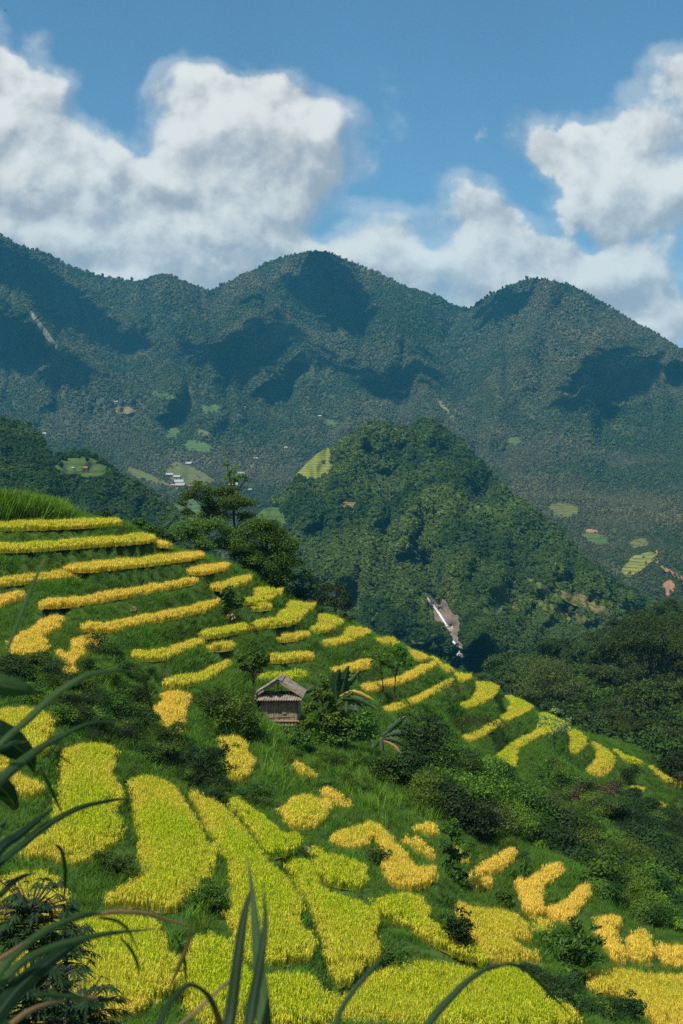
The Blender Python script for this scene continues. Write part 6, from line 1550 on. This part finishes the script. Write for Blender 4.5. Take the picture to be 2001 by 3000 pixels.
# broad leaves at the left edge
t = thing('broad_leaf_plant', 'plant with broad dark leaves poking in at the left edge', 'plant', tuple(at_d(-160, 1800, 3.4)))
o0 = np.array(t.location)
mb = MB(); mb.tube(line_pts([(0, 0, -2.4), (0, 0, -.3), (.02, 0, .25)], 8), np.linspace(.03, .012, 8), 7); link('stem', mb.me('stem', [M['maize_dark']], True), t)
for i, (pth, wd, m) in enumerate(((L(e, (-260, 330), (-60, 340), (80, 365), (180, 385), (242, 412)), [36, 52, 46, 28, 3], 'maize'), (L(e, (-200, 600), (0, 690), (110, 760), (190, 830), (228, 930)), [60, 74, 66, 40, 4], 'maize_dark'),
                                  (L(e, (-160, 960), (-30, 1010), (50, 1070), (110, 1170)), [50, 60, 48, 18], 'maize_dark'), (L(e, (-60, 1420), (0, 1300), (60, 1200)), [14, 18, 3], 'maize'))):
    blade('leaf', pth, 3.4, 3.5, wd, M[m], t, .2, 0, 22, o0, .05, 820 + i)

# dark finger-leaved plants at the lower left
def cassava(label, u, v, d, hpx, n, seed):
    r = np.random.default_rng(seed); P = at_d(u, v, d); k = px2(d); g0 = np.array([P[0], d, float(HILL.h(P[0], d))])
    t = thing('cassava_plant', label, 'cassava plant', tuple(g0)); zt = P[2] - g0[2]
    tops = []
    V = []; Q = []; R = []; mb = MB(); mb.tube(line_pts([(0, 0, -.1), (.03, 0, zt * .5), (0, 0, zt)], 8), np.linspace(.03, .015, 8), 6)
    for i in range(n):
        a = r.uniform(0, 6.28); rad = hpx * k * r.uniform(.25, 1.0); hub = np.array([math.cos(a) * rad * 1.15, math.sin(a) * rad * .7, zt + hpx * k * r.uniform(-1.0, .75)])
        mb.tube([(0, 0, min(zt, hub[2])), hub], [.006, .004], 4)
        out = np.array([math.cos(a), math.sin(a), -.25])
        nf = 7
        for j in range(nf):
            b = a + (j - 3) * .42; L_ = r.uniform(.07, .12) * (1 - .06 * abs(j - 3)); ax = np.array([math.cos(b), math.sin(b), -.45 - .2 * r.random()]); ax /= np.linalg.norm(ax)
            sd = np.cross(ax, [0, 0, 1]); sd /= np.linalg.norm(sd); q0 = len(V); wl = L_ * .09
            V += [hub, hub + ax * L_ * .55 + sd * wl, hub + ax * L_, hub + ax * L_ * .55 - sd * wl]; Q.append((q0, q0 + 1, q0 + 2, q0 + 3)); R += [r.random()] * 4
    link('foliage', mesh('foliage', np.array(V), np.array(Q), [M['cassava']], {'rnd': np.array(R)}), t); link('stem', mb.me('stem', [M['bark']]), t)
cassava('dark finger-leaved plant at lower left, upper one', 70, 2090, 9, 100, 150, 901)
cassava('dark finger-leaved plant at lower left, reaching furthest right', 150, 2160, 10, 60, 70, 902)
cassava('dark finger-leaved plant in the bottom left corner', 60, 2290, 7, 120, 170, 903)
cassava('dark finger-leaved plant at the bottom, right of the corner one', 190, 2310, 8, 80, 100, 904)

# ------------------------------------------------------------------ birds
M['bird'] = rough_mat('dark_feathers', [(.02, .02, .022), (.05, .048, .045)], 8, .7)
def bird(label, u, v, span, bank, d=150, dih=.25):
    P = at_d(u, v, d); s = span * px2(d) / 2
    V = []; Q = []; T = []
    pr_ = [(-.42, .02), (-.28, .10), (0, .13), (.22, .09), (.36, .05), (.46, .01)]
    for x, r_ in pr_:
        for j in range(6): V.append((0 + r_ * math.cos(j * math.pi / 3), x, r_ * math.sin(j * math.pi / 3)))
    for i in range(5):
        for j in range(6): Q.append((i * 6 + j, i * 6 + (j + 1) % 6, i * 6 + 6 + (j + 1) % 6, i * 6 + 6 + j))
    for sx in (-1, 1):
        b = len(V)
        V += [(sx * .1, .16, .03), (sx * .1, -.16, .03), (sx * .5, .22, dih * .5), (sx * .5, -.08, dih * .5), (sx * 1.0, -.02, dih * .6), (sx * .96, -.12, dih * .6)]
        Q += [(b, b + 1, b + 3, b + 2), (b + 2, b + 3, b + 5, b + 4)]
    b = len(V); V += [(-.04, -.36, 0), (.04, -.36, 0), (.12, -.62, 0), (-.12, -.62, 0)]; Q.append((b, b + 1, b + 2, b + 3))
    o = link('bird', mesh('bird', np.array(V) * s, np.array(Q), [M['bird']]), None, tuple(P), (.3, bank, rng.uniform(-.4, .4)))
    tag(o, label, 'bird', 'birds gliding in the sky')
bird('largest bird, gliding with spread wings above the middle cloud', 372, 117, 16, -.35)
bird('bird in front of the gap between the left and middle clouds', 346, 315, 7, .5)
bird('tiny bird against the white cloud low over the left saddle', 420, 555, 8, -.1)
bird('tiny bird just above the middle peak', 739, 541, 7, .3)
bird('bird high in the clear blue at the upper right', 1465, 91, 8, .6)
bird('faint bird over the right peak', 1478, 663, 5, .2)
bird('blurred bird in the top left corner', 12, 24, 16, .9, 60)
